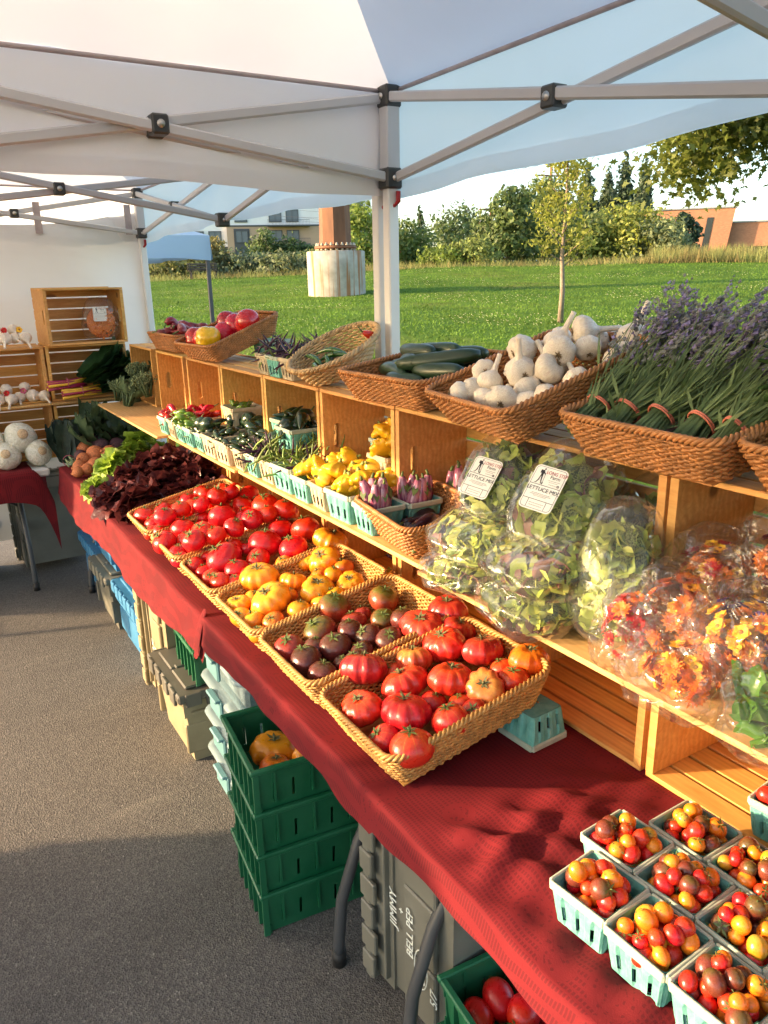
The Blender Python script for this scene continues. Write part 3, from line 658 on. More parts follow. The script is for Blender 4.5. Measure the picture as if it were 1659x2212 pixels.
cloth('dark red patterned tablecloth on the near half of the long tables', -.4, 2.16, hn, lift=.006, wr=wr_near, ny=190)
hf = lambda y: .60-.02*sin(y*5)-.03*max(0, min(1, (y-2.5)/1.2))
cloth('red patterned tablecloth over the far half of the long tables, under the lettuces', 2.10, 4.62, hf, wr=lambda x, y: .002*sin(x*30+y*12)+.0015, ny=150)
def fold():
    def fn(u, w):
        a = u*2*pi*.82; s = w; x = .655-.03*s; r = .017+.010*s
        return (.66-.045*s+.004*sin(a), 2.165-.02*s+r*cos(a), .748-.06*s+r*sin(a)*(1-.3*s)-.05*s*s)
    solo('cloth_fold', MB().grid(fn, 14, 8).mesh('cloth_fold', CLOTH), 'rolled red cloth fold where the two tablecloths meet', 'cloth fold')
fold()
def left_cloth():
    def fn(u, w):  # u along depth, w along X
        X = -1.25+1.88*w; k = u*40
        if k <= 28: y = 5.42-(5.42-4.625)*k/28; z = .7415+.002*sin(X*21+y*14)
        else:
            s = (k-28)/12; y = 4.622-.012*sin(pi/2*min(1, s*4))-.012*s*sin(X*17); z = .7405-.17*s-.12*s*max(0, (X-.35)/.28)**2-.006*sin(X*11)*s
        x = X
        if w > .93: q = (w-.93)/.07; x = X-.03*q; z -= .20*q*q*(1 if k > 20 else .4)
        return (x, y, z)
    solo('tablecloth', MB().grid(fn, 40, 70).mesh('tablecloth', CLOTH), 'dark red tablecloth on the cross table, under the white cabbages', 'tablecloth')
left_cloth()

# ------------------------------------------------------------------ wooden crates and planks
WD = wood('pine', (.58, .265, .062), (.75, .42, .125)); WD2 = wood('pine_plank', (.62, .35, .11), (.76, .49, .19))
CW, CD, CH = .455, .24, .296
def end_panel():
    th = .018; n = 16; ih, iw = .042, .013; cx_, cz = .052, CH/2; inn = []
    for k in range(n):
        a = 2*pi*k/n; sx, sz = cos(a), sin(a); inn.append((cx_+iw*sx, cz+(ih-iw)*(1 if sz > 1e-6 else -1 if sz < -1e-6 else 0)+iw*sz))
    out = []
    for k in range(n):
        a = 2*pi*k/n; c, s = cos(a), sin(a); t = 1/max(abs(c), abs(s)); u, w = c*t, s*t
        out.append((max(.001, cx_-.051) if u < -.999 else (CD-.001 if u > .999 else cx_+(u*(CD-cx_) if u > 0 else u*cx_)), .001 if w < -.999 else (CH-.001 if w > .999 else cz+w*CH/2)))
    m = MB(); vs = []; fs = []
    for yy in (0, th):
        vs += [(p[0], yy, p[1]) for p in out]+[(p[0], yy, p[1]) for p in inn]
    for k in range(n):
        k2 = (k+1) % n; fs += [(k, k2, n+k2, n+k), (2*n+k2, 2*n+k, 3*n+k, 3*n+k2), (k2, k, 2*n+k, 2*n+k2), (n+k, n+k2, 3*n+k2, 3*n+k)]
    m.add(vs, fs); return m.mesh('end_panel', WD)
EP = end_panel(); TS = MB().box(0, .053, 0, CW, 0, .011, .0015).mesh('slat', WD); BS = MB().box(0, .011, .0, CW, 0, .055, .0015).mesh('slat', WD)
def crate(label, loc, yaw=0, group='wooden crates'):
    """opening faces local -X, width along local Y"""
    t = thing('wooden_crate', label, 'crate', loc, (0, 0, yaw), group)
    part('end_panel', EP, t, (0, 0, 0)); part('end_panel', EP, t, (0, CW-.018, 0))
    for k in range(4):
        part('slat', TS, t, (k*.0605+.001, 0, CH)); part('slat', TS, t, (k*.0605+.001, 0, -.011))
    for k in range(5): part('slat', BS, t, (CD+.0005, 0, .003+k*.0635))
    return t
ZT = .748; lowY = [-.042, .42, .886, 1.352, 1.818, 2.286, 2.75, 3.215, 3.68, 4.14]
lowlab = ['beside the last pint','behind the cherry tomato pints, its slatted floor bare','behind the upturned teal pint, empty','behind the basket of big ribbed tomatoes','behind the yellow tomato basket, squash inside','behind the near red tomato basket','behind the far red tomato basket','behind the near end of the red lettuces','behind the green lettuces','behind the beets at the far corner']
lowY = [-.05, .418, .886][:3]+[1.354, 1.822, 2.29, 2.758, 3.226, 3.694]
for k, y in enumerate(lowY):
    crate('bottom row pine crate '+lowlab[k], (1.153, y-.0+.002, ZT+.011))
ZP = 1.0785
uplab = ['behind the bags of edible flowers','under the basket of lavender','under the garlic basket, behind the lettuce bags','under the cucumber basket, holding yellow squash','under the pints of purple beans, knotted panel','under the bare slatted top, holding dark peppers','under the bell pepper basket','under the wrinkled red peppers basket','at the far end, beside the broccoli greens']
upY = [-.05, .41, .873, 1.335, 1.797, 2.262, 2.725, 3.19, 3.70, 4.25]
uplab = ['behind the basil bags','behind the bags of edible flowers','under the lavender, behind the lettuce bags','under the garlic basket, behind the purple eggplants','under the cucumber basket, holding yellow squash','under the oval wicker basket, with a knotted panel','under the bare slatted top, holding dark green peppers','under the bell pepper basket, holding green peppers','under the wrinkled red peppers, holding red chillies','at the far end beside the broccoli greens']
for k, y in enumerate(upY): crate('upper row pine crate '+uplab[k], (1.14, y+.004, ZP+.0115))
ztop = ZP+.0195+CH+.0035
# planks of the middle shelf
for k, (ya, yb, xf, dz, lb) in enumerate(((-.35,1.40,.945,0,'plywood shelf plank under the bags of flowers and lettuce'),(1.402,2.60,.968,0,'plywood shelf plank under the yellow squash and beans'),(2.602,3.42,.955,0,'plywood shelf plank under the dark green peppers'),(3.422,4.62,.905,0,'plywood shelf plank reaching to the broccoli greens'))):
    solo('shelf_plank', MB().box(0, .32, 0, yb-ya, 0, .0115, .0015).mesh('shelf_plank', WD2), lb, 'plank', (xf, ya, ZP-.0118), group='middle shelf planks')
# crates across the far end, openings facing the camera
for (x, z, lb, yw) in ((1.155,ZT+.012,'pine crate on the cross table, under the chard',0),(.69,ZT+.012,'pine crate on the cross table, behind the white cabbages',0),(1.155,1.0925,'pine crate holding the chard bunches, second tier of the far stack',0),(.69,1.0925,'pine crate in the far stack with garlic bulbs on top and inside',0),(1.175,1.412,'topmost pine crate of the far stack, holding the orange bag',.10)):
    crate(lb, (x, 4.86, z), pi/2+yw, 'crates across the far end')
solo('shelf_plank', MB().box(0, .95, 0, .30, 0, .0115, .0015).mesh('shelf_plank', WD2), 'plank under the garlic bulbs in the far stack of crates', 'plank', (.22, 4.80, 1.0685), group='far shelf planks')

# ------------------------------------------------------------------ woven baskets
WK = mat('wicker', (.40, .165, .05), .5, .3, 40, rv=.05); WKL = mat('wicker_honey', (.50, .26, .07), .5, .3, 40, rv=.05); WKO = mat('wicker_pale', (.52, .34, .16), .55, .3, 40)
def rect_path(L, W, r, n):
    """rounded rectangle perimeter samples, (x,y)"""
    segs = []; hx, hy = W/2, L/2; per = 2*(L+W)-8*r+2*pi*r
    out = []
    for k in range(n):
        s = per*k/n
        a = L-2*r; b = W-2*r; q = pi*r/2
        for kind, ln in (('s',a),('c',q),('s',b),('c',q),('s',a),('c',q),('s',b),('c',q)):
            pass
        parts = [(a, lambda t: (hx, -hy+r+t)), (q, lambda t: (hx-r+r*cos(t/r), hy-r+r*sin(t/r))), (b, lambda t: (hx-r-t, hy)), (q, lambda t: (-hx+r-r*sin(t/r), hy-r+r*cos(t/r))),
                 (a, lambda t: (-hx, hy-r-t)), (q, lambda t: (-hx+r-r*cos(t/r), -hy+r-r*sin(t/r))), (b, lambda t: (-hx+r+t, -hy)), (q, lambda t: (hx-r+r*sin(t/r), -hy+r-r*cos(t/r)))]
        for ln, fn in parts:
            if s <= ln+1e-9: out.append(fn(s)); break
            s -= ln
        else: out.append(out[-1])
    return out
def weave(L, W, h, flare=.03, r=.04, rows=13, stak=104, rad=.0029):
    m = MB(); V = []; n = stak*4; sides = 5
    for q in range(rows):
        f = q/(rows-1); z = .006+(h-.016)*f; P = rect_path(L-2*flare*(1-f), W-2*flare*(1-f), r, n); pts = []
        for k, (x, y) in enumerate(P):
            x2, y2 = P[(k+1) % n]; tx, ty = x2-x, y2-y; l = math.hypot(tx, ty) or 1; nx, ny = ty/l, -tx/l
            o = .0030*cos(pi*(k/4.0)+pi*(q % 2)); pts.append((x+nx*o, y+ny*o, z+.0012*sin(k*.9+q)))
        vs = []; fs = []
        for k, p in enumerate(pts):
            p2 = pts[(k+1) % n]; p0 = pts[k-1]; tx, ty = p2[0]-p0[0], p2[1]-p0[1]; l = math.hypot(tx, ty) or 1; nx, ny = ty/l, -tx/l
            for j in range(sides): a = 2*pi*j/sides; vs.append((p[0]+nx*rad*cos(a), p[1]+ny*rad*cos(a), p[2]+rad*1.25*sin(a)))
        for k in range(n):
            for j in range(sides): fs.append((k*sides+j, k*sides+(j+1) % sides, ((k+1) % n)*sides+(j+1) % sides, ((k+1) % n)*sides+j))
        m.add(vs, fs, True)
    return m
def rim(L, W, h, r=.04, rad=.0062, turns=120):
    m = MB(); n = 240; P = rect_path(L, W, r, n)
    for st in range(3):
        vs = []; fs = []
        for k, (x, y) in enumerate(P):
            x2, y2 = P[(k+1) % n]; x0, y0 = P[k-1]; tx, ty = x2-x0, y2-y0; l = math.hypot(tx, ty) or 1; nx, ny = ty/l, -tx/l
            a = 2*pi*(k*turns/3/n+st/3); ox, oz = .0045*cos(a), .0045*sin(a)
            for j in range(6): b = 2*pi*j/6; vs.append((x+nx*(ox+rad*.72*cos(b)), y+ny*(ox+rad*.72*cos(b)), h+oz+rad*.72*sin(b)))
        for k in range(n):
            for j in range(6): fs.append((k*6+j, k*6+(j+1) % 6, ((k+1) % n)*6+(j+1) % 6, ((k+1) % n)*6+j))
        m.add(vs, fs, True)
    return m
def base(L, W, flare):
    m = MB(); l, w = L-2*flare-.004, W-2*flare-.004; n = 22
    for k in range(n): y = -l/2+.02+(l-.04)*k/(n-1); m.tube([(-w/2+.005+ w*q/12*.985, y, .006+.002*cos(pi*(q+k))) for q in range(13)], .007, 4, False)
    m.box(-w/2, w/2, -l/2, l/2, .0005, .003); return m
def basket(label, loc, yaw=0, tilt=0, L=.34, W=.44, h=.09, wk=None, name='wicker_basket', group=None):
    """tilt raises the +X side"""
    wk = wk or WK; key = (L, W, h); fl = .028
    t = thing(name, label, 'basket', loc, (0, 0, 0), group); t.rotation_euler = (Matrix.Rotation(yaw, 3, 'Z') @ Matrix.Rotation(-tilt, 3, 'Y')).to_euler()
    part('weave', cached(('wv',)+key, lambda: weave(L, W, h, fl, rows=max(8, int(h/.0055))).mesh('weave', WK)), t, mat=wk)
    part('rim', cached(('rm',)+key, lambda: rim(L, W, h).mesh('rim', WK)), t, mat=wk); part('base', cached(('bs',)+key, lambda: base(L, W, fl).mesh('base', WK)), t, mat=wk)
    return t
fr = [('of big ribbed tomatoes at the near end of the row',1.240),('of dark purple tomatoes',1.588),('of yellow tomatoes',1.915),('of red tomatoes next to the yellow ones',2.252),('of red tomatoes in the middle of the red heap',2.602),('of red tomatoes beside the red lettuces',2.945)]
for lb, y in fr: basket('tilted wicker basket '+lb, (.896, y, .787), 0, radians(11.0), .318, .43, .096, WKL, group='front row wicker baskets')
basket('wicker basket heaped with garlic bulbs', (1.255, 1.335, ztop+.056), radians(-9), radians(19), .385, .40, .088, group='top shelf wicker baskets')
basket('wicker basket holding lavender bunches', (1.265, .905, ztop+.026), radians(-3), radians(9), .375, .38, .085, group='top shelf wicker baskets')
basket('wicker basket with dark green cucumbers', (1.285, 1.83, ztop+.021), radians(4), radians(7), .40, .38, .085, group='top shelf wicker baskets')
basket('wicker basket of basil sprigs at the right edge', (1.27, .515, ztop+.025), radians(-2), radians(9), .40, .36, .085, group='top shelf wicker baskets')
basket('wicker basket tipped up with red and yellow bell peppers', (1.30, 3.44, ztop+.057), radians(6), radians(20), .38, .38, .085, group='top shelf wicker baskets')
basket('wicker basket of wrinkled dark red peppers', (1.25, 4.02, ztop+.004), radians(2), radians(0), .42, .24, .085, group='top shelf wicker baskets')
basket('wicker basket of dark eggplants on the middle shelf', (1.09, 1.585, ZP+.008), radians(-8), radians(4), .34, .25, .085)

# ------------------------------------------------------------------ pulp pints
def pint_mesh(top, bot, h, th=.004):
    m = MB(); n = 21; nz = 6
    for s in range(4):
        a = s*pi/2; ca, sa = cos(a), sin(a)
        for lay in (0, 1):
            for i in range(n):
                for j in range(nz):
                    if False:
                        if j > 0 or True:
                            pass
                    slot = i in (4, 10, 16) and j in (1, 2)
                    if slot: continue
                    q = []
                    for (ii, jj) in ((i,j),(i+1,j),(i+1,j+1),(i,j+1)):
                        f = jj/nz; hw = (bot+(top-bot)*f)/2-(th if lay else 0)
                        u = -1+2*ii/n; z = h*f if not lay else max(h*f, th)
                        # rounded corners
                        cr = .93 if abs(u) > .99 else 1.0
                        x = hw*cr+(.0018*(1 if (ii % 6) in (2, 3, 4) else -1) if 0 < jj < nz-1 else 0); y = hw*u*(.93 if abs(u) > .99 else 1)
                        # widen so neighbouring sides meet at the corner
                        if abs(u) > .99: x = hw*.965; y = hw*.965*u
                        q.append((x*ca-y*sa, x*sa+y*ca, z))
                    m.add(q, [(0,1,2,3)] if not lay else [(3,2,1,0)], False)
    b = bot/2*.965; m.add([(-b,-b,th),(b,-b,th),(b,b,th),(-b,b,th)], [(0,1,2,3)]); m.add([(-b,-b,.0),(b,-b,.0),(b,b,.0),(-b,b,.0)], [(3,2,1,0)])
    return m.mesh('pulp_body', None)
def pint_rim(top, h):
    m = MB(); t = top/2
    for s in range(4):
        a = s*pi/2; M = Matrix.Rotation(a, 4, 'Z'); m.box(t*.93, t+.003, -t*.97, t*.97, h-.014, h+.001, .0025, M)
    return m.mesh('rim', None)
def pulp(name, c, c2):
    if name in _m: return _m[name]
    t = NT(name); v = t.coord('Object'); n = t.noise(v, 45, 4, .6)
    t.col(t.rvar(t.ramp(n, [(.35, c), (.7, c2)]), .08)); t.spec(.95); t.bump(t.noise(v, 260, 3), .5, .002); _m[name] = t.m; return t.m
TEAL = pulp('pulp_teal', (.11, .36, .31), (.19, .47, .41)); TAN = pulp('pulp_tan', (.44, .36, .24), (.54, .46, .32)); RIMT = pulp('pulp_rim', (.36, .44, .36), (.46, .50, .40))
PM = {}
for nm, (tp, bt, hh) in dict(p=(.108,.088,.076), q=(.138,.116,.084)).items():
    b = pint_mesh(tp, bt, hh); b.materials.append(TEAL); r = pint_rim(tp, hh); r.materials.append(RIMT); PM[nm] = (b, r, tp, bt, hh)
PINTS = []
def pint(label, x, y, z, size='p', col='teal', yaw=0, rot=None, group='pulp berry baskets'):
    b, r, tp, bt, hh = PM[size]; t = thing('berry_basket', label, 'berry basket', (x, y, z), rot or (0, 0, yaw), group)
    part('pulp_body', b, t, mat=TEAL if col == 'teal' else TAN); part('rim', r, t, mat=RIMT if col == 'teal' else TAN); return t

# ------------------------------------------------------------------ totes, crates and tubs under the tables
def tote_meshes():
    L, W, H = .54, .385, .30; m = MB(); t = .93
    # body: tapered outer shell with thickness, long axis local Y, opening up
    def ring(k, z, o=0): return [(-W/2*k+o, -L/2*k+o, z), (W/2*k-o, -L/2*k+o, z), (W/2*k-o, L/2*k-o, z), (-W/2*k+o, L/2*k-o, z)]
    vs = ring(.88, 0)+ring(.95, .20)+ring(.985, .20)+ring(1.0, H); fs = [(3,2,1,0)]
    for a in range(3):
        for k in range(4): fs.append((a*4+k, a*4+(k+1) % 4, a*4+4+(k+1) % 4, a*4+4+k))
    m.add(vs, fs)
    for s in (-1, 1):   # recessed-looking panels and ribs on the long sides
        for yy in (-.18, 0, .18): m.box(s*W/2*.93-.007, s*W/2*.93+.007, yy-.085, yy+.085, .045, .165, .004)
        m.box(s*W/2*1.0-.012, s*W/2*1.0+.012, -.24, .24, .215, .224, .002)
    body = m.mesh('tote_body', None)
    m = MB()   # attached lid: rim band with castellated flaps
    m.box(-W/2-.018, W/2+.018, -L/2-.018, L/2+.018, H-.03, H+.004, .006)
    m.box(-W/2+.02, -.004, -L/2+.02, L/2-.02, H+.004, H+.016, .005); m.box(.004, W/2-.02, -L/2+.02, L/2-.02, H+.004, H+.016, .005)
    for s in (-1, 1):
        for k in range(7): yy = -.235+k*.078; m.box(s*(W/2+.018)-.006, s*(W/2+.018)+.006, yy-.030, yy+.030, H-.045-.010*(k % 2), H+.006, .003)
        for k in range(4): xx = -.14+k*.093; m.box(xx-.03, xx+.03, s*(L/2+.018)-.006, s*(L/2+.018)+.006, H-.05, H+.006, .003)
    for k in range(10): y = -.22+k*.048; m.box(-.02+.012*(k % 2), .008+.012*(k % 2), y-.02, y+.02, H+.010, H+.022, .004)
    lid = m.mesh('lid', None)
    m = MB().box(-.045, .045, -.012, .012, -.03, .03, .006).tube([(-.03,0,.02),(.03,0,.02)], .012, 6).mesh('handle', None)
    return body, lid, m
TBODY, TLID, THAN = tote_meshes()
def plastic(name, c, rough=.45): 
    if name in _m: return _m[name]
    t = NT(name); v = t.coord('Object'); n = t.noise(v, 9, 5, .65); t.col(t.ramp(n, [(.3, tuple(q*.82 for q in c)), (.75, tuple(min(1, q*1.1+.01) for q in c))]))
    t.link(t.ramp(n, [(.3, rough-.1), (.7, rough+.2)]), t.b.inputs['Roughness']); t.bump(t.noise(v, 150, 2), .08, .002); _m[name] = t.m; return t.m
PBLUE = plastic('tote_blue', (.035, .19, .38)); PTAN = plastic('tote_khaki', (.30, .25, .15)); PGREY = plastic('tote_grey', (.16, .155, .125)); PDARK = plastic('tote_lid_dark', (.10, .095, .08)); PGREEN = plastic('crate_green', (.006, .115, .045), .4)
for me_ in (TBODY, TLID, THAN): me_.materials.append(PBLUE)
def tote(label, loc, rot=(0,0,0), body=None, lid=None):
    t = thing('storage_tote', label, 'storage tote', loc, rot, 'plastic totes under the tables')
    part('tote_body', TBODY, t, mat=body); l = part('lid', TLID, t, mat=lid or body); part('handle', THAN, t, (0, -.262, .24), mat=body); part('handle', THAN, t, (0, .262, .24), mat=body); return t
tote('blue lidded tote, the nearest blue one, beside the khaki tote', (.91, 3.53, .001), (0, 0, 0), PBLUE, PBLUE)
tote('grey tote with a blue tote stacked on it under the far table', (.96, 4.03, .001), (0, 0, pi/2), PGREY, PGREY)
tote('blue tote stacked on the grey tote', (.98, 4.02, .325), (0, 0, pi/2), PBLUE, PBLUE)
tote('blue tote farthest along under the table', (.93, 4.47, .001), (0, 0, 0), PBLUE, PBLUE)
KH = tote('khaki tote stood on end with white writing', (.885, 2.885, .304), Euler((-pi/2, 0, 0)), PTAN, PTAN)
tote('khaki tote with dark lid, below the nested green crates', (.92, 2.69, .001), (0, 0, pi/2), PTAN, PDARK)
GT = tote('dark grey tote stood on end with white handwriting, by the near table leg', (.975, 1.07, .304), Euler((-pi/2, 0, radians(3))), PGREY, PGREY)
tote('dark grey tote stood on end under the cross table', (.62, 4.99, .304), Euler((-pi/2, 0, 0)), PGREY, PGREY)
tote('dark tote lying under the cross table, deep in shadow', (.0, 5.15, .001), (0, 0, pi/2), PGREY, PGREY)
def text(body, size, mt, parent, loc, rot, name='lettering', ext=.0006, align='LEFT', sx=1):
    cu = bpy.data.curves.new(name, 'FONT'); cu.body = body; cu.size = size; cu.extrude = ext; cu.align_x = align; cu.resolution_u = 3; cu.space_line = 1.0
    tmp = bpy.data.objects.new('tmp', cu); COL.objects.link(tmp); dg = bpy.context.evaluated_depsgraph_get(); me = bpy.data.meshes.new_from_object(tmp.evaluated_get(dg)); bpy.data.objects.remove(tmp); bpy.data.curves.remove(cu)
    me.materials.clear(); me.materials.append(mt); return part(name, me, parent, loc, rot, (sx, 1, 1))
CHALK = mat('paint_marker', (.75, .78, .72), .7, .1)
# handwriting on the -X sides of the two upended totes (tote local: Y up in the world, Z to the far end)
Rw = Matrix(((0,0,-1),(1,0,0),(0,-1,0)))   # text x -> local Y, text y -> local Z... faces local -X
def wrtext(s, size, par, y, z, x=-.1915):
    M = Matrix(((0, 0, -1), (-1, 0, 0), (0, 1, 0)))
    return text(s, size, CHALK, par, (x, y, z), M.to_euler())
for s, sz, y, z in (('JIMMY', .040, .06, .185), ('+', .030, .0, .155), ('BELL PEP', .036, .10, .120), ('SAT', .036, .14, .075), ('5/7', .036, .17, .03)): wrtext(s, sz, GT, y, z)
part('circle_mark', MB().tube([(-.193, .10+.055*cos(a*pi/12), .088+.024*sin(a*pi/12)) for a in range(25)], .0016, 4).mesh('circle_mark', CHALK), GT)
for s, sz, y, z in (('CUC', .034, .08, .14), ('BAS', .034, .09, .105), ('CAT', .034, .12, .065), ('85', .034, .12, .03)): wrtext(s, sz, KH, y, z)

def green_crate(label, loc, yaw=0):
    def build():
        L, W, H = .48, .30, .135; m = MB()   # long axis local X
        def wallset(nrm):
            pass
        hx, hy = L/2, W/2; k = .93
        for s in (-1, 1):
            # long walls as panels with slots between
            n = 9
            for i in range(n):
                x0, x1 = -hx*.985+2*hx*.985*i/n, -hx*.985+2*hx*.985*(i+1)/n; g = .004
                for (z0, z1, gg) in ((0, .03, 0), (.03, .085, g), (.085, H, 0)):
                    ya, yb = hy*(k+(1-k)*z0/H), hy*(k+(1-k)*z1/H)
                    vs = [(x0+gg, s*ya, z0), (x1-gg, s*ya, z0), (x1-gg, s*yb, z1), (x0+gg, s*yb, z1)]; vi = [(p[0], p[1]-s*.004, p[2]) for p in vs]
                    m.add(vs+vi, [(0,1,2,3), (7,6,5,4), (0,4,5,1), (3,2,6,7), (1,5,6,2), (0,3,7,4)] if s < 0 else [(3,2,1,0), (4,5,6,7), (1,5,4,0), (7,6,2,3), (2,6,5,1), (4,7,3,0)])
                if i % 2: m.box(x0-.003, x0+.003, s*(hy*.985)-.005, s*(hy*.985)+.005, .03, H-.01)
            n = 6
            for i in range(n):
                y0, y1 = -hy*.985+2*hy*.985*i/n, -hy*.985+2*hy*.985*(i+1)/n; g = .010
                for (z0, z1, gg) in ((0, .03, 0), (.03, .10, g), (.10, H, 0)):
                    xa, xb = hx*(k+(1-k)*z0/H), hx*(k+(1-k)*z1/H)
                    vs = [(s*xa, y0+gg, z0), (s*xa, y1-gg, z0), (s*xb, y1-gg, z1), (s*xb, y0+gg, z1)]; vi = [(p[0]-s*.004, p[1], p[2]) for p in vs]
                    m.add(vs+vi, [(3,2,1,0), (4,5,6,7), (1,5,4,0), (7,6,2,3), (2,6,5,1), (4,7,3,0)] if s < 0 else [(0,1,2,3), (7,6,5,4), (0,4,5,1), (3,2,6,7), (1,5,6,2), (0,3,7,4)])
                m.box(s*hx*.975-.008, s*hx*.975+.008, y0-.004, y0+.004, .0, H-.012)
        m.box(-hx*k, hx*k, -hy*k, hy*k, 0, .005)
        return m.mesh('crate_body', PGREEN)
    def rimm():
        hx, hy, H = .24, .15, .135; m = MB()
        for s in (-1, 1): m.box(-hx-.008, hx+.008, s*hy-.008, s*hy+.008, H-.010, H+.004, .003); m.box(s*hx-.008, s*hx+.008, -hy+.0075, hy-.0075, H-.010, H+.003, .003)
        return m.mesh('crate_rim', PGREEN)
    t = thing('green_crate', label, 'plastic crate', loc, (0, 0, yaw), 'green plastic crates')
    part('crate_body', cached('gcb', build), t); part('crate_rim', cached('gcr', rimm), t); return t
for k, lb in enumerate(('bottom green crate of the stack of four','second green crate from the bottom of the stack of four','third green crate from the bottom of the stack of four','top green crate of the stack of four, holding yellow tomatoes')):
    green_crate(lb, (.835, 1.745, .001+k*.131), radians(-6))
for k, lb in enumerate(('lower of two green crates nested on the khaki tote','upper of two green crates nested on the khaki tote')): green_crate(lb, (.95, 2.62, .33+k*.10), radians(90+3) if False else radians(-2))
green_crate('green crate at the bottom edge holding red plum tomatoes', (.995, .885, .14), radians(-5)); green_crate('green crate beneath the one with red plum tomatoes', (.995, .885, .001), radians(-5))
CLEAR = frost('clear_tub', (.26, .38, .43), .4); CLID = frost('tub_lid', (.30, .40, .44), .65); LATCH = plastic('latch_teal', (.12, .27, .30), .4)
def clear_tub(label, loc, yaw=0):
    def body():
        m = MB(); a = [(.125,.185),(.14,.20),(.143,.203),(.143,.203)]; z = [0,.115,.118,.128]
        def fn(u, w):
            k = min(3, int(round(w*3))); hx, hy = a[k]; p = rrect(2*hx, 2*hy, .03)[int(round(u*24)) % 24]; return (p[0], p[1], z[k])
        m.grid(fn, 24, 3, wrap=True); m.box(-.12, .12, -.18, .18, 0, .003); return m.mesh('tub_body', CLEAR)
    def lid():
        m = MB()
        def fn(u, w):
            k = min(4, int(round(w*4))); hx, hy, zz = ((.152,.212,.122),(.156,.216,.130),(.152,.212,.140),(.135,.195,.141),(.0,.0,.138))[k]
            if hx == 0: return (0, 0, zz)
            p = rrect(2*hx, 2*hy, .04)[int(round(u*24)) % 24]; return (p[0], p[1], zz)
        m.grid(fn, 24, 4, wrap=True); return m.mesh('lid', CLID)
    t = thing('clear_tub', label, 'storage tub', loc, (0, 0, yaw), 'clear plastic tubs')
    part('tub_body', cached('tb', body), t); part('lid', cached('tl', lid), t)
    lm = cached('tla', lambda: MB().box(-.006, .006, -.06, .06, -.05, .02, .005).box(-.02, .004, -.05, .05, .014, .024, .004).mesh('latch', LATCH))
    part('latch', lm, t, (-.160, 0, .125)); part('latch', lm, t, (.160, 0, .125), (0, 0, pi))
    part('contents', cached('tc', lambda: MB().box(-.11, .11, -.165, .165, .006, .085, .012).mesh('contents', mat('tub_contents', (.25, .30, .32), .8, .4, 20))), t); return t
for k, lb in enumerate(('lowest clear plastic tub of the stack','second clear plastic tub from the floor','third clear plastic tub from the floor','top clear plastic tub, half hidden by the tablecloth')): clear_tub(lb, (.845, 2.20, .001+k*.144), radians(-2))
# stacked totes added across the aisle, out of view, to shade the stall front
for c in range(2):
    for k in range(4): tote('unseen grey tote added for its shadow, '+ORD(k)+' from the ground, '+('near' if c == 0 else 'far')+' column', (-1.35, 2.15+c*.60, .001+k*.318), (0, 0, 0), PGREY, PGREY)
# ------------------------------------------------------------------ produce
def fruit(name, body, shoulder, lo=.35, hi=.95, rough=.22, var=.25, streak=0, sc=(.6,.2,.02), hue=.005, coat=.12, bottom=None):
    """skin whose shoulder colour sits round the stem end (local +Z)"""
    if name in _m: return _m[name]
    t = NT(name); v = t.coord('Object', (1,1,1), False); sp = t.new('SeparateXYZ'); t.link(v, sp.inputs[0]); vr = t.coord('Object')
    n = t.noise(vr, 2.2, 3); z = t.math('ADD', sp.outputs[2], t.math('MULTIPLY', t.math('SUBTRACT', n, .5), .5))
    st = [(lo, body), (hi, shoulder)]
    if bottom: st = [(.0, bottom)]+[(.5+lo*.5, body), (.5+hi*.5, shoulder)]; z = t.math('ADD', t.math('MULTIPLY', z, .5), .5)
    c = t.ramp(z, st); c = t.mix(t.math('MULTIPLY', t.ramp(t.noise(vr, 5, 3), [(.4, 0), (.7, 1)]), var), c, tuple(q*.6 for q in body))
    if streak:
        an = t.math('ARCTAN2', sp.outputs[1], sp.outputs[0]); w = t.math('ABSOLUTE', t.math('SINE', t.math('MULTIPLY', an, streak)))
        k = t.math('MULTIPLY', t.ramp(w, [(.0, 1), (.16, 0)]), t.ramp(sp.outputs[2], [(-.1, 0), (.7, .5)])); c = t.mix(k, c, sc)
    sc_ = t.ramp(t.noise(vr, 3.5, 5, .7), [(.62, 0), (.70, .35)]); c = t.mix(sc_, c, tuple(min(1, q*.7+.05) for q in body)); t.col(t.rvar(c, .16, hue)); t.spec(rough, coat=coat); t.link(t.ramp(t.noise(vr, 4, 4), [(.3, rough), (.7, rough+.2)]), t.b.inputs['Roughness']); t.bump(t.noise(vr, 3, 4, .6), .06, .2); _m[name] = t.m; return t.m
def lumpy(n, amp, flat, dimple, seed, nu=28, nv=14, taper=0.0, irr=.05):
    rr = random.Random(seed); ph = [rr.random()*6.28 for _ in range(4)]; hs = [rr.uniform(.5, 1) for _ in range(max(1, n))]
    def fn(u, w):
        p = 2*pi*u; t = pi*w; s = sin(t)
        rib = (abs(cos(n*p/2+ph[0])) ** .7 - .6)*amp*hs[int((u*n) % max(1, n))] if n else 0
        r = s*(1+rib*(.35+.65*s)+irr*cos(2*p+ph[1])+irr*.6*cos(3*p+ph[2]))*(1-taper*cos(t)*.5)
        z = flat*cos(t)-(dimple*math.exp(-(t/.42)**2) if w < .5 else -.3*dimple*math.exp(-((pi-t)/.35)**2))+(.03*cos(p+ph[3])*s)
        return (r*cos(p), r*sin(p), z)
    return MB().grid(fn, nu, nv, wrap=True)
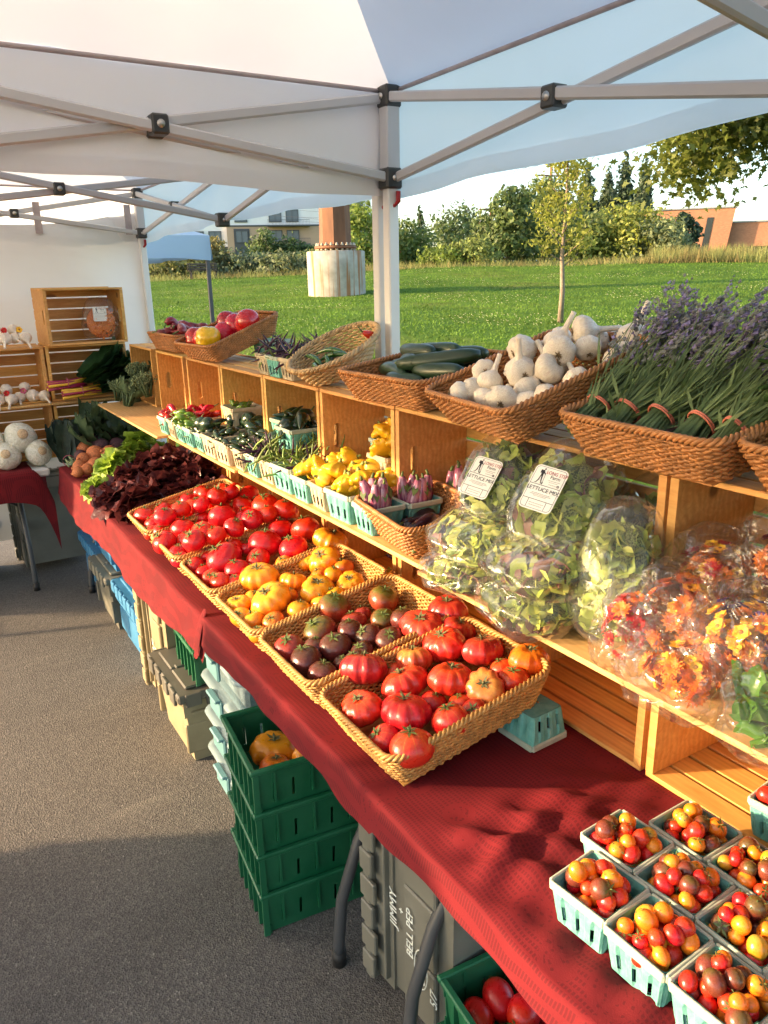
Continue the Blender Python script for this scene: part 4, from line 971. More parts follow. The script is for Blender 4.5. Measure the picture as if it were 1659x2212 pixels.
def star(n=5, L=.5, w=.11, z=.55, seed=1, stem=.22):
    m = MB(); rr = random.Random(seed)
    for k in range(n):
        a = 2*pi*k/n+rr.uniform(-.25, .25); l = L*rr.uniform(.75, 1.2); up = rr.uniform(-.02, .16); ca, sa = cos(a), sin(a)
        m.add([(0,0,z),(ca*l*.45-sa*w, sa*l*.45+ca*w, z+.05),(ca*l, sa*l, z+up),(ca*l*.45+sa*w, sa*l*.45-ca*w, z+.05)], [(0,3,2,1)], True)
    m.tube([(0,0,z-.06),(.02,0,z+stem*.5),(.07,.02,z+stem)], [.07,.055,.06], 6); return m
STEM = mat('stem_green', (.09, .13, .03), .6, .3, 20); STEMD = mat('stem_dry', (.12, .12, .045), .7, .4, 20)
TM = {}
M_RED = fruit('tomato_red', (.60, .010, .008), (.56, .03, .006), var=.2); M_PINK = fruit('tomato_pink', (.44, .020, .022), (.40, .06, .02), streak=5, sc=(.62, .26, .05)); M_BIG = fruit('tomato_scarlet', (.56, .015, .012), (.52, .07, .015), streak=5, sc=(.66, .28, .05))
M_YEL = fruit('tomato_yellow', (.80, .30, .012), (.72, .36, .02), bottom=(.62, .10, .012), var=.15); M_OR = fruit('tomato_orange', (.68, .10, .012), (.70, .30, .02), streak=5, sc=(.75, .35, .04)); M_PUR = fruit('tomato_purple', (.115, .020, .018), (.07, .045, .018), var=.4, rough=.2); M_PG = fruit('tomato_green_shoulder', (.28, .035, .018), (.10, .11, .02), .15, .7, rough=.2); M_PR = fruit('tomato_maroon', (.33, .022, .020), (.24, .04, .02), rough=.2)
M_YB = fruit('tomato_striped', (.52, .06, .03), (.55, .30, .05), .2, .8, streak=6, sc=(.66, .40, .07))
for k in range(3): TM['s', k] = lumpy(5, .05, .84, .10, 60+k, irr=.04).mesh('fruit', M_RED); TM['b', k] = lumpy(9+k, .20, .74, .22, 70+k, 44, 16, irr=.08).mesh('fruit', M_RED)
TM['r', 0] = lumpy(0, 0, 1.3, .04, 80, irr=.02).mesh('fruit', M_RED)
CAL = [star(5+k % 2, .50, .085, .79, k).mesh('calyx', STEM) for k in range(3)]; CALB = [star(6, .42, .08, .60, 9+k, .18).mesh('calyx', STEMD) for k in range(3)]
def tom(p, r, kind, mt, label, group, rr, calyx=True, tilt=.7, name='tomato'):
    k = rr.randrange(3) if kind != 'r' else 0; rot = Euler((rr.uniform(-tilt, tilt), rr.uniform(-tilt, tilt*.6), rr.uniform(0, 6.28)), 'XYZ')
    rot = (Matrix.Rotation(rr.uniform(-.25, tilt), 3, Vector((.2, -1, 0)).normalized()) @ Matrix.Rotation(rr.uniform(-tilt*.6, tilt*.6), 3, 'X') @ Matrix.Rotation(rr.uniform(0, 6.28), 3, 'Z')).to_euler()
    t = thing(name, label, 'tomato', p, rot, group, r); part('fruit', TM[kind, k], t, mat=mt, scale=(1, rr.uniform(.93, 1.05), 1))
    if calyx: part('calyx', (CALB if kind == 'b' else CAL)[rr.randrange(3)], t)
    return t
RED="718,3025,830,38;785,2995,843,38;719,2909,825,33;907,3047,859,30;977,3091,874,30;980,3032,876,32;1001,2887,899,51;1081,2968,896,31;1070,2790,907,45;1072,2612,911,49;1026,2729,893,40;898,2944,860,33;913,2855,869,39;814,2854,853,42;877,2772,856,32;777,2710,848,44;911,2648,886,49;967,2783,877,36;720,2788,827,35;690,2653,829,43;768,2503,848,46;816,2597,855,44;901,2517,864,36;964,2480,878,37;985,2611,881,36;1083,2450,911,47;1075,2276,909,46;1019,2362,893,42;924,2281,884,51;847,2483,850,33;703,2532,821,33;767,2418,830,29;781,2287,860,54;793,2211,841,37;709,2378,819,29;716,2299,820,29;718,2233,821,30;726,2178,826,33;871,2218,858,36;981,2179,887,43;894,2359,852,26;1032,2509,886,32;843,3028,839,22;779,2923,824,20;849,2387,853,34;867,2638,843,28"
YEL="1085,2110,921,56;1008,2012,902,50;978,2082,880,37;813,2070,868,57;776,1900,863,60;713,1997,828,37;924,2130,866,33;887,1983,866,41;907,1861,879,50;967,1963,872,31;1041,1946,888,33;996,1827,888,41;710,1871,824,34;748,1823,830,32;826,1814,849,35;850,1937,845,27"
PUR="898,1744,867,47,g;811,1661,849,47,g;808,1572,844,42,d;719,1656,827,43,p;724,1571,830,45,d;734,1499,824,37,d;1017,1674,887,44,r;966,1595,868,35,r;904,1644,857,36,p;893,1552,856,37,d;924,1494,862,37,d;851,1509,842,32,d;798,1513,825,25,d;951,1679,857,26,p"
BIG="1084,1465,915,50,r;995,1455,898,51,p;983,1341,898,52,b;1056,1380,900,41,r;1034,1259,903,48,r;1083,1155,911,45,o;905,1356,874,44,y;908,1425,863,33,p;795,1403,863,54,p;832,1286,865,51,b;911,1219,886,49,b;951,1148,883,44,y;722,1291,839,46,b;777,1199,857,53,b;838,1121,857,41,s;711,1180,824,35,s;732,1107,839,45,s;1019,1134,888,35,s;1034,1189,883,31,s;901,1119,856,29,s;860,1213,845,30,s;858,1376,842,28,s;898,1168,852,26,s"
def rows(s): return [(*[int(q)/1000 for q in e.split(',')[:4]], *e.split(',')[4:]) for e in s.split(';')]
def where(x, y, y0, y1):
    a = 'front' if x < .80 else 'back' if x > .97 else 'middle'; f = (y-y0)/(y1-y0); b = 'right' if f < .34 else 'left' if f > .66 else 'centre'
    return a+' '+b
def heapset(data, y0, y1, fn, kr=1.0):
    """fn(row) -> kind, mat, noun ; labels carry size and place in the heap, duplicates get told apart by order"""
    rr = random.Random(len(data)); cells = {}
    for e in data: cells.setdefault((fn(e)[2], where(e[0], e[1], y0, y1)), []).append(e)
    for (noun, w), L in cells.items():
        L.sort(key=lambda e: -e[3])
        for i, e in enumerate(L):
            k, mt, _, hp = fn(e); sz = '' if len(L) == 1 else ('biggest ' if i == 0 else 'smallest ' if i == len(L)-1 else (ORD(i)+' biggest '))
            tom((e[0], e[1], e[2]+(.010 if kr > 1 else 0)), e[3]*kr, k, mt, sz+noun+' at the '+w+' of the '+hp, hp, rr)
ALLT = [rows(q) for q in (RED, YEL, PUR, BIG)]
heapset(rows(RED), 2.1, 3.1, lambda e: ('s', M_RED, 'red tomato', 'red tomato heap'), 1.1)
heapset(rows(YEL), 1.74, 2.08, lambda e: ('b' if e[3] > .036 else 's', M_YEL if e[3] > .0345 or e[0] < .73 else M_OR, 'yellow tomato' if e[3] > .0345 or e[0] < .73 else 'orange tomato', 'yellow tomato basket'))
heapset(rows(PUR), 1.40, 1.74, lambda e: ('s', dict(g=M_PG, d=M_PUR, p=M_PR, r=M_PG)[e[4]], dict(g='green shouldered tomato', d='dark purple tomato', p='maroon tomato', r='reddish dark tomato')[e[4]], 'purple tomato basket'))
heapset(rows(BIG), 1.02, 1.48, lambda e: ('s' if e[4] == 's' else 'b', dict(r=M_PINK, p=M_PINK, b=M_BIG, o=M_OR, y=M_YB, s=M_BIG)[e[4]], dict(r='dusky ribbed tomato', p='pink ribbed tomato', b='scarlet ribbed tomato', o='orange red ribbed tomato', y='yellow streaked ribbed tomato', s='smooth red tomato')[e[4]], 'big ribbed tomato basket'))
# tomatoes underneath the heaps
rr = random.Random(21); seen = [e[:4] for L in ALLT for e in L]
for (y0, y1, mt, noun) in ((2.80,3.09,M_RED,'far red'),(2.46,2.745,M_RED,'middle red'),(2.11,2.395,M_RED,'near red'),(1.77,2.06,M_YEL,'yellow'),(1.445,1.735,M_PUR,'purple'),(1.10,1.385,M_BIG,'big ribbed')):
    for i in range(7):
        for j in range(5):
            x = .70+i*.06+rr.uniform(-.012, .012); y = y0+.033+j*.062+rr.uniform(-.012, .012); r = rr.uniform(.028, .037); z = .785+(x-.66)*.20+r
            if y > y1-.025 or x > 1.06 or any((x-a)**2+(y-b)**2+((z-c)*.8)**2 < (.70*(r+d))**2 for a, b, c, d in seen): continue
            seen.append((x, y, z, r)); tom((x, y, z), r, 's', mt, 'lower layer tomato under the heap in the '+noun+' basket', 'lower layer, '+noun, rr)
for y in (2.425, 2.772):
    for x in (.73, .80, .87, .94, 1.0, 1.06):
        r = rr.uniform(.033, .042); z = .855+(x-.66)*.19+r*.8; yy = y+rr.uniform(-.02, .02)
        if any((x-a)**2+(yy-b)**2+(z-c)**2 < (.8*(r+d))**2 for a, b, c, d in seen): continue
        tom((x, yy, z), r, 's', M_RED, 'red tomato resting across the rims of two red baskets', 'rim tomatoes', rr)
rr = random.Random(11)
for (p, r, mt, lb) in (((.705, 1.775, .464), .062, M_YEL, 'large golden ribbed tomato in the top green crate'), ((.672, 1.692, .470), .044, M_OR, 'orange ribbed tomato in the corner of the green crate'), ((.765, 1.675, .480), .047, M_YEL, 'yellow ribbed tomato at the front of the green crate'), ((.835, 1.765, .462), .055, M_YEL, 'golden tomato deeper in the top green crate')): tom(p, r, 'b', mt, lb, None, rr, tilt=.25)
for i, (x, y, z) in enumerate(((.875, .985, .215), (.815, .985, .20), (.89, .92, .235), (.965, .985, .22), (.965, .905, .21), (.82, .91, .20), (1.06, .96, .22), (1.06, .88, .22))):
    t = thing('tomato', ORD(i)+' red plum tomato counting from the front of the bottom green crate', 'tomato', (x, y, z), (1.4, rr.uniform(-.5, .5), rr.uniform(0, 6)), 'plum tomatoes', .036); part('fruit', TM['r', 0], t, mat=M_RED); part('calyx', CAL[0], t, (0, 0, .45))

# ---- upturned and filled berry baskets
pint('upturned teal berry basket propping up the near tomato basket', 1.063, 1.115, .748+.0765, 'p', 'teal', rot=(pi, 0, .05))
for k, y in enumerate((1.50, 1.86, 2.22, 2.56, 2.90)): pint('upturned berry basket propping the '+('purple','yellow','near red','middle red','far red')[k]+' tomato basket', 1.05, y, .748+.0765, 'p', 'teal', rot=(pi, 0, .1*k))
CH = [lumpy(0, 0, 1.0 if k == 0 else 1.22, .06, 90+k, 16, 10, irr=.02).mesh('fruit', M_RED) for k in range(2)]
CM = [('red', fruit('cherry_red', (.58, .018, .012), (.5, .05, .01), rough=.18)), ('orange', fruit('cherry_orange', (.78, .20, .012), (.7, .26, .02), rough=.18)), ('red', _m['cherry_red']), ('orange', _m['cherry_orange']), ('dark', fruit('cherry_dark', (.16, .035, .02), (.10, .07, .02), rough=.18)), ('golden', fruit('cherry_gold', (.62, .30, .02), (.5, .34, .05), rough=.2))]
CC = [star(5, .95, .13, .92, 20+k, .35).mesh('calyx', STEM) for k in range(3)]
def pack(rr, half, z0, layers, r, jit=.25):
    out = []
    for li, (n, zz, k) in enumerate(layers):
        pts = []
        for _ in range(n*30):
            if len(pts) >= n: break
            x, y = rr.uniform(-1, 1)*half*k, rr.uniform(-1, 1)*half*k
            if all((x-a)**2+(y-b)**2 > (1.75*r)**2 for a, b in pts): pts.append((x, y))
        out += [(x, y, z0+zz+rr.uniform(-1, 1)*r*jit) for x, y in pts]
    return out
chp = [(.785, .660, 'at the front corner nearest the tomato basket'), (.900, .706, 'in the second row, farthest along'), (.787, .549, 'second along the table edge'), (.903, .594, 'in the middle of the group'), (1.018, .66, 'at the back, beside the bare crates'), (.790, .437, 'third along the table edge'), (.906, .482, 'in the second row, third along'), (1.02, .545, 'at the back right'), (.795, .325, 'cut off at the lower edge')]
for i, (x, y, w) in enumerate(chp):
    yw = rr.uniform(-.06, .06)+.05; pint('teal berry basket of mixed cherry tomatoes, '+w, x, y, .7505, 'p', 'teal', yw, group='berry baskets of cherry tomatoes')
    cnt = {}
    for (px, py, pz) in pack(rr, .0375, .7505, ((8, .046, .95), (11, .061, 1.0), (11, .076, 1.0), (5, .090, .7)), .0128):
        nm, mt = rr.choices(CM, (4,4,4,3,3,1))[0]; r = rr.uniform(.0112, .0152)*(1.15 if nm == 'dark' else 1)
        t = thing('cherry_tomato', nm+' cherry tomato in the berry basket '+w, 'cherry tomato', (x+px*cos(yw)-py*sin(yw), y+px*sin(yw)+py*cos(yw), pz), (rr.uniform(-1, 1), rr.uniform(-1, 1), rr.uniform(0, 6)), 'cherry tomatoes '+w, r)
        part('fruit', CH[rr.random() < .45], t, mat=mt)
        if rr.random() < .38: part('calyx', CC[rr.randrange(3)], t)
pint('berry basket of red cherry tomatoes on the bare crate floor', 1.205, .60, .766, 'p', 'teal', .1)
for k in range(9): 
    t = thing('cherry_tomato', 'red cherry tomato in the basket on the bare crate floor', 'cherry tomato', (1.205+rr.uniform(-.035, .035), .60+rr.uniform(-.035, .035), .766+.065+.012*(k % 3)), (rr.random(), rr.random(), 0), 'cherry tomatoes on the crate floor', .017); part('fruit', CH[0], t, mat=CM[0][1]); part('calyx', CC[k % 3], t)

# ---- long vegetables
def longveg(L, r, bend, seed, prof=None, n=10, seg=10, cap=None, wob=.06):
    rr = random.Random(seed); P = []; R = []; prof = prof or [.35, .8, 1, 1, .95, .85, .7, .45, .1]
    for k in range(seg+1):
        f = k/seg; P.append((L*(f-.5), bend*sin(pi*f)+wob*r*sin(f*9+seed), bend*.4*sin(pi*f*1.3))); q = f*(len(prof)-1); i = min(len(prof)-2, int(q)); R.append(max(.0008, r*(prof[i]+(prof[i+1]-prof[i])*(q-i))))
    m = MB().tube(P, R, n); return m, P, R
def stemtube(P, L, r, curl=.01): 
    a = Vector(P[0]); d = (a-Vector(P[1])).normalized(); return MB().tube([a-d*.002, a+d*L*.5+Vector((0,0,curl*.4)), a+d*L+Vector((0,0,curl))], [r*1.3, r, r*.8], 6)
V = {}
def reg(kind, nvar, L, r, bend, matl, stemL, stemr, prof=None, sm=None, n=10, name='fruit', wob=.06):
    V[kind] = []
    for k in range(nvar):
        m, P, R = longveg(L*(.88+.12*k), r, bend*(1 if k % 2 else -.6), 31*k+len(kind), prof, n, wob=wob); V[kind].append((m.mesh(name, matl), stemtube(P, stemL, stemr, stemL*.5).mesh('stem', sm or STEM) if stemL else None))
PEP = dict(rough=.16, coat=.5, hue=.01, var=.15)
reg('poblano', 3, .115, .032, .006, fruit('pepper_dark', (.010, .030, .010), (.012, .04, .01), **PEP), .03, .004, [.5, .95, 1, .92, .8, .62, .42, .22, .05], n=9, wob=.25)
reg('jalapeno', 3, .075, .013, .006, fruit('pepper_jalapeno', (.012, .035, .010), (.02, .05, .012), **PEP), .02, .0025, n=8)
reg('shishito', 3, .085, .0125, .014, fruit('pepper_green', (.12, .24, .02), (.16, .28, .03), **PEP), .025, .002, [.5, .9, 1, .9, .95, .85, .9, .6, .25], n=7, wob=.4)
reg('redchilli', 3, .085, .015, .012, fruit('pepper_red', (.56, .012, .008), (.5, .02, .01), **PEP), .022, .0025, n=8, wob=.3)
reg('redlong', 3, .13, .023, .018, fruit('pepper_wrinkled', (.22, .010, .014), (.15, .01, .012), rough=.3, coat=.3, hue=.01, var=.5), .03, .004, [.6, .95, 1, .9, .85, .7, .5, .35, .1], n=9, wob=.6)
reg('greenchilli', 3, .17, .0095, .03, fruit('chilli_green', (.03, .10, .015), (.04, .12, .02), **PEP), .035, .002, n=8)
reg('bean', 4, .125, .0038, .016, mat('bean_green', (.17, .25, .05), .5, .3, 10, rv=.2, hue=.02), .008, .0012, [.3, .9, 1, .95, 1, .95, 1, .8, .15], n=5); reg('purplebean', 4, .125, .004, .014, mat('bean_purple', (.045, .014, .040), .45, .3, 10, rv=.2), .008, .0012, [.3, .9, 1, .95, 1, .95, 1, .8, .15], n=5)
reg('cucumber', 3, .215, .0245, .012, fruit('cucumber_skin', (.012, .038, .014), (.02, .05, .02), rough=.35, coat=.2, var=.5), .008, .005, [.55, .85, .95, 1, 1, 1, .96, .85, .45], n=14)
m_eg = NT('eggplant_striped'); v_ = m_eg.coord('Object', (1.2, 26, 26)); m_eg.col(m_eg.rvar(m_eg.ramp(m_eg.noise(v_, 3.5, 3), [(.40, (.25, .045, .11)), (.64, (.54, .27, .35))]), .15)); m_eg.spec(.2, coat=.4)
reg('eggplant', 3, .138, .0205, .008, m_eg.m, .014, .004, [.42, .7, .9, 1, 1.03, 1, .9, .65, .25], n=12)
reg('darkeggplant', 2, .16, .03, .02, fruit('eggplant_dark', (.018, .006, .016), (.02, .008, .02), rough=.15), .025, .006, [.5, .7, .8, .9, 1, 1, .95, .7, .3], n=12)
CAPM = MB(); 
for k in range(5):
    a = k*1.257; CAPM.add([(-.060, 0, 0), (-.035, .019*cos(a-.5), .019*sin(a-.5)), (-.018, .0235*cos(a), .0235*sin(a)), (-.035, .019*cos(a+.5), .019*sin(a+.5))], [(0,1,2,3)], True)
CAPM = CAPM.mesh('cap', STEM)
def lv(kind, label, cat, p, rot, group, rr, s=1.0):
    me, st = V[kind][rr.randrange(len(V[kind]))]; nm = dict(poblano='pepper', jalapeno='pepper', shishito='pepper', redchilli='chilli_pepper', redlong='pepper', greenchilli='chilli_pepper', bean='green_bean', purplebean='purple_bean', cucumber='cucumber', eggplant='eggplant', darkeggplant='eggplant')[kind]
    t = thing(nm, label, cat, p, rot, group, s); part('fruit', me, t)
    if st: part('stem', st, t)
    if kind == 'eggplant': part('cap', CAPM, t)
    return t
def fill(kind, label, cat, x, y, z, n, rr, half=.042, dz=(.05, .105), up=.5, s=1.0):
    for k in range(n):
        f = k/max(1, n-1); e = rr.uniform(-up, up) if kind not in ('bean', 'purplebean') else rr.uniform(-.2, up)
        lv(kind, label, cat, (x+rr.uniform(-half, half), y+rr.uniform(-half, half), z+dz[0]+(dz[1]-dz[0])*f), (rr.uniform(0, 6), e, rr.uniform(0, 6.28)), label.split(' in ')[-1] if ' in ' in label else label, rr, s*rr.uniform(.88, 1.1))
zq = ZP
# pattypan squash
SQ = []
for k in range(3):
    def fn(u, w, k=k):
        p = 2*pi*u; t = pi*w; s = sin(t); r = s*(1+.20*(abs(cos(5*p+k))-.5)*s**3)*(1+.03*cos(p+k)); return (r*cos(p), r*sin(p), (.55 if t < pi/2 else .36)*cos(t)*(1+.5*(t < pi/2)*(1-s)))
    SQ.append(MB().grid(fn, 40, 14, wrap=True).mesh('fruit', fruit('squash_yellow', (.78, .42, .012), (.72, .45, .02), var=.12, rough=.3)))
SQS = MB().tube([(0,0,.7),(.03,0,.9),(.08,0,1.05)], [.2,.12,.13], 7).mesh('stem', mat('squash_stem', (.25, .28, .06), .6))
def squash(label, p, r, rot, group):
    t = thing('pattypan_squash', label, 'squash', p, rot, group, r); part('fruit', SQ[rr.randrange(3)], t); part('stem', SQS, t)
def sqfill(w, x, y, z, n=5, r=.035):
    for k in range(n): a = k*2.4; squash('yellow pattypan squash in the berry basket '+w, (x+.027*cos(a)*(k > 0), y+.027*sin(a)*(k > 0), z+.075+.018*(k % 3)+.012*(k == 0)*2), r*rr.uniform(.85, 1.12), (rr.uniform(-1.2, 1.2), rr.uniform(-1.2, 1.2), rr.uniform(0, 6)), 'squash '+w)
# middle shelf, front row from far to near: (y, x, size, colour, content)
mid = [(3.475,1.00,'p','teal','redchilli','farthest, with red chillies'),(3.355,1.005,'p','tan','shishito','second from the far end, small green peppers'),(3.24,1.005,'p','teal','shishito','third from the far end, small green peppers'),(3.125,1.005,'p','teal','shishito','under the khaki raised basket, small green peppers'),(3.005,1.01,'p','teal','poblano','with the first dark green peppers'),
       (2.875,1.02,'q','tan','jalapeno','tan, with small dark jalapenos'),(2.73,1.02,'q','tan','jalapeno','tan, second of the jalapenos'),(2.60,1.02,'p','tan','jalapeno','tan, third of the jalapenos'),(2.485,1.025,'p','teal','purplebean','with purple beans'),(2.37,1.03,'p','tan','bean','tan, with green beans'),(2.235,1.04,'q','teal','bean','large, with green beans'),(2.095,1.025,'p','teal','squash','first of the yellow squash'),(1.982,1.03,'p','tan','squash','tan, with yellow squash'),(1.850,1.04,'q','teal','squash','large, heaped with yellow squash'),(1.712,1.03,'p','teal','eggplant','with striped eggplants'),
       (3.47,1.115,'p','tan','redchilli','behind the farthest one, red chillies'),(3.36,1.12,'p','tan','redchilli','by the second crate, red chillies'),(2.99,1.135,'q','tan','poblano','back row, dark peppers'),(2.84,1.16,'q','tan','poblano','back row, more dark peppers'),(2.70,1.165,'q','tan','poblano','back row, last dark peppers'),(2.50,1.14,'p','tan','jalapeno','back row, behind the purple beans'),(2.38,1.145,'p','tan','bean','back row, behind the green beans'),(2.27,1.17,'p','tan','purplebean','back row, dark beans'),(2.10,1.14,'p','tan','squash','back row, squash beside the beans'),(1.975,1.15,'q','tan','squash','back row, squash in the crate'),(1.83,1.165,'p','tan','squash','back row, last squash'),(1.70,1.145,'p','teal','eggplant','back row, upright striped eggplants'),(1.665,1.28,'p','teal','eggplant','inside the crate, upright striped eggplants'),(1.54,1.29,'p','teal','eggplant','inside the crate, nearest striped eggplants')]
nice = dict(redchilli='red chilli', shishito='small wrinkled green pepper', poblano='dark green pepper', jalapeno='dark jalapeno', purplebean='purple bean', bean='green bean', eggplant='striped purple eggplant')
def contents(kind, w, x, y, z, size):
    h = .042 if size == 'p' else .056
    if kind == 'squash': sqfill(w, x, y, z, 5 if size == 'p' else 7, .039); return
    if kind == 'eggplant':
        for k in range(5):
            a = k*1.26; lv('eggplant', 'striped purple eggplant in the berry basket '+w, 'eggplant', (x+.027*cos(a), y+.027*sin(a), z+.072), (rr.uniform(0, 6), pi/2+rr.uniform(-.32, .32), rr.uniform(0, 6)), 'eggplants '+w, rr, rr.uniform(.9, 1.1))
        return
    n = dict(redchilli=11, shishito=12, poblano=7, jalapeno=14, purplebean=24, bean=26)[kind]
    up = dict(bean=1.25, purplebean=1.25).get(kind, .45)
    fill(kind, nice[kind]+' in the berry basket '+w, 'bean' if 'bean' in kind else 'pepper', x, y, z, n, rr, h*.8, (.05, .112 if kind == 'poblano' else .098), up)
    if kind == 'bean': fill('purplebean', 'purple bean in the berry basket '+w, 'bean', x, y, z, 4, rr, h*.8, (.06, .1), up)
    if kind == 'purplebean': fill('bean', 'green bean in the berry basket '+w, 'bean', x, y, z, 9, rr, h*.8, (.06, .1), up)
for (y, x, sz, c, kind, w) in mid:
    pint('berry basket on the middle shelf '+w, x, y, zq+.0005, sz, c, rr.uniform(-.06, .06), group='berry baskets on the middle shelf'); contents(kind, w, x, y, zq, sz)
for (y, x, dz, sz, c, kind, w) in ((3.05,1.175,.075,'q','tan','shishito','raised before the second far crate'),(2.46,1.16,.078,'q','teal','poblano','raised and teal, dark peppers'),(2.64,1.20,.085,'p','teal','jalapeno','raised at the knotted panel'),(2.315,1.24,.03,'p','tan','jalapeno','raised beside the teal one'),(2.02,1.27,.10,'p','teal','squash','raised in the crate, tilted'),(1.93,1.21,.075,'p','tan','squash','raised by the crate post')):
    pint('berry basket on the middle shelf '+w, x, y, zq+dz, sz, c, rr.uniform(-.1, .1), group='raised berry baskets'); contents(kind, w, x, y, zq+dz, sz)
for k, (y, x, c, w) in enumerate(((2.745,1.20,'tan','first'),(2.635,1.195,'teal','second'),(2.522,1.195,'tan','third'),(2.68,1.315,'teal','fourth, behind'),(2.565,1.315,'tan','fifth, behind'))):
    pint(c+' berry basket of purple beans on the top shelf, '+w, x, y, ztop+.001, 'p', c, rr.uniform(-.05, .05)); fill('purplebean', 'purple bean in the top shelf basket, '+w, 'bean', x, y, ztop, 20, rr, .036, (.06, .105), 1.2, 1.0); fill('bean', 'green bean in the top shelf basket, '+w, 'bean', x, y, ztop, 6, rr, .036, (.06, .1), .9)
pint('teal berry basket propping up the bell pepper basket', 1.44, 3.30, ztop+.001, 'q', 'teal', .1)
for k in range(2): squash('yellow squash inside the lower crate, '+ORD(k), (1.20+.03*k, 1.98-.11*k, .80), .05, (.4, .3, k), 'squash in the lower crate')
for k in range(4): lv('darkeggplant', 'dark glossy eggplant in the small basket, '+ORD(k)+' from the near side', 'eggplant', (1.10+rr.uniform(-.04, .04), 1.50+.05*k, ZP+.034+.004*(k % 2)), (rr.uniform(0, 6), rr.uniform(-.15, .15), rr.uniform(-.7, .7)), 'dark eggplants', rr)
# ---- top shelf produce
for k, (x, y, z, yw, e) in enumerate(((1.20,1.90,.080,1.30,.02),(1.24,1.86,.112,1.10,.05),(1.32,1.84,.140,1.45,.06),(1.25,1.74,.125,2.2,.12),(1.18,1.80,.068,1.5,0),(1.30,1.78,.09,1.4,.05),(1.36,1.80,.11,1.5,.05),(1.27,1.92,.09,1.5,.03),(1.29,1.90,.135,1.35,.04),(1.22,1.70,.10,1.7,.04),(1.34,1.74,.135,1.6,.05))): lv('cucumber', 'dark green cucumber in the top basket, '+ORD(k)+' from the left', 'cucumber', (x, y, ztop+z), (0, -e, yw+pi), 'cucumbers', rr)
GAR = []
def garlic_bulb(seed):
    g = random.Random(seed); ph = g.random()*6; nb = 7+seed % 3
    def fn(u, w):
        p = 2*pi*u; t = w; prof = [(.12,-.70),(.55,-.68),(.92,-.42),(1.0,-.05),(.88,.32),(.58,.62),(.28,.86),(.20,1.10),(.185,1.5),(.17,2.0),(.185,2.25),(.12,2.27),(0,2.27)]
        q = t*12; i = min(11, int(q)); f = q-i; r = prof[i][0]+(prof[i+1][0]-prof[i][0])*f; z = prof[i][1]+(prof[i+1][1]-prof[i][1])*f
        r *= 1+(.10*abs(cos(nb*p/2+ph))-.05)*(1 if t < .55 else .25); b = max(0, z-.8)*.22; return (r*cos(p)+b*.6*b, r*sin(p), z)
    return MB().grid(fn, 28, 24, wrap=True)
gm = NT('garlic_skin'); gv = gm.coord('Object', (5, 5, .7)); gn = gm.noise(gv, 3, 4); gm.col(gm.rvar(gm.mix(gm.ramp(gm.noise(gm.coord('Object', (8, 8, .3)), 2, 2), [(.58, 0), (.72, .5)]), gm.ramp(gn, [(.3, (.62, .53, .42)), (.7, (.80, .73, .63))]), (.50, .26, .27)), .08)); gm.spec(.5); gm.bump(gn, .2, .05)
for k in range(3): GAR.append(garlic_bulb(k+1).mesh('bulb', gm.m))
rt = MB(); g5 = random.Random(5)
for k in range(40): a, l = g5.uniform(0, 6.28), g5.uniform(.05, .32); rt.tube([(0,0,-.66),(l*.6*cos(a), l*.6*sin(a), -.74-g5.uniform(0,.05)),(l*cos(a), l*sin(a), -.72-g5.uniform(0,.14))], [.022,.018,.008], 4, False)
rt.tube([(0,0,-.64),(0,0,-.73)], [.16,.12], 8); ROOT = rt.mesh('roots', mat('garlic_root', (.22, .15, .08), .9, .3, 10))
def garlic(label, p, r, rot, group):
    t = thing('garlic_bulb', label, 'garlic', p, rot, group, r); part('bulb', GAR[rr.randrange(3)], t); part('roots', ROOT, t)
gl = [(1.10,1.55,.075,(1.9,.3,1.2)),(1.12,1.46,.07,(.7,.9,.4)),(1.12,1.40,.072,(2.4,.2,-.4)),(1.14,1.31,.068,(1.2,.5,1.9)),(1.19,1.57,.115,(1.7,.2,2.6)),(1.20,1.43,.13,(.25,-.35,0)),(1.21,1.33,.135,(-2.2,.3,.2)),(1.23,1.25,.115,(.9,.5,2.4)),(1.27,1.52,.16,(1.5,.1,1.9)),(1.30,1.41,.175,(.3,.35,.3)),(1.30,1.30,.17,(.75,.5,2.2)),(1.33,1.22,.15,(2.5,.2,1)),(1.16,1.50,.10,(.3,.5,.9)),(1.25,1.50,.11,(1.3,1,1)),(1.17,1.36,.09,(1.1,.2,3)),(1.26,1.38,.12,(.2,.6,2)),(1.38,1.35,.17,(1,.6,1)),(1.36,1.47,.17,(1.4,.3,.2)),(1.20,1.24,.085,(1.2,.2,2)),(1.40,1.25,.18,(.2,.3,.2)),(1.13,1.53,.085,(1.4,.2,.3)),(1.15,1.26,.09,(1.6,.4,1.5)),(1.24,1.33,.17,(1.3,.3,2.2)),(1.24,1.47,.165,(1.2,.4,.8)),(1.33,1.35,.20,(1.5,.2,1)),(1.18,1.40,.125,(1.5,.5,2.8)),(1.10,1.36,.085,(1.3,.2,2.2))]
for k, (x, y, z, ro) in enumerate(gl): garlic('garlic bulb with trimmed neck, '+('upright' if abs(ro[0]) < .5 else 'root end showing' if abs(ro[0]) > 2 else 'lying')+', '+('front' if x < 1.17 else 'rear' if x > 1.28 else 'middle')+(' left' if y > 1.47 else ' right' if y < 1.33 else ' centre')+' of the garlic basket', (x+.01, 1.335+(y-1.40)*.84, ztop+z+.004+.10*(x-1.2)), .034*rr.uniform(.88, 1.1), ro, 'garlic in the basket')
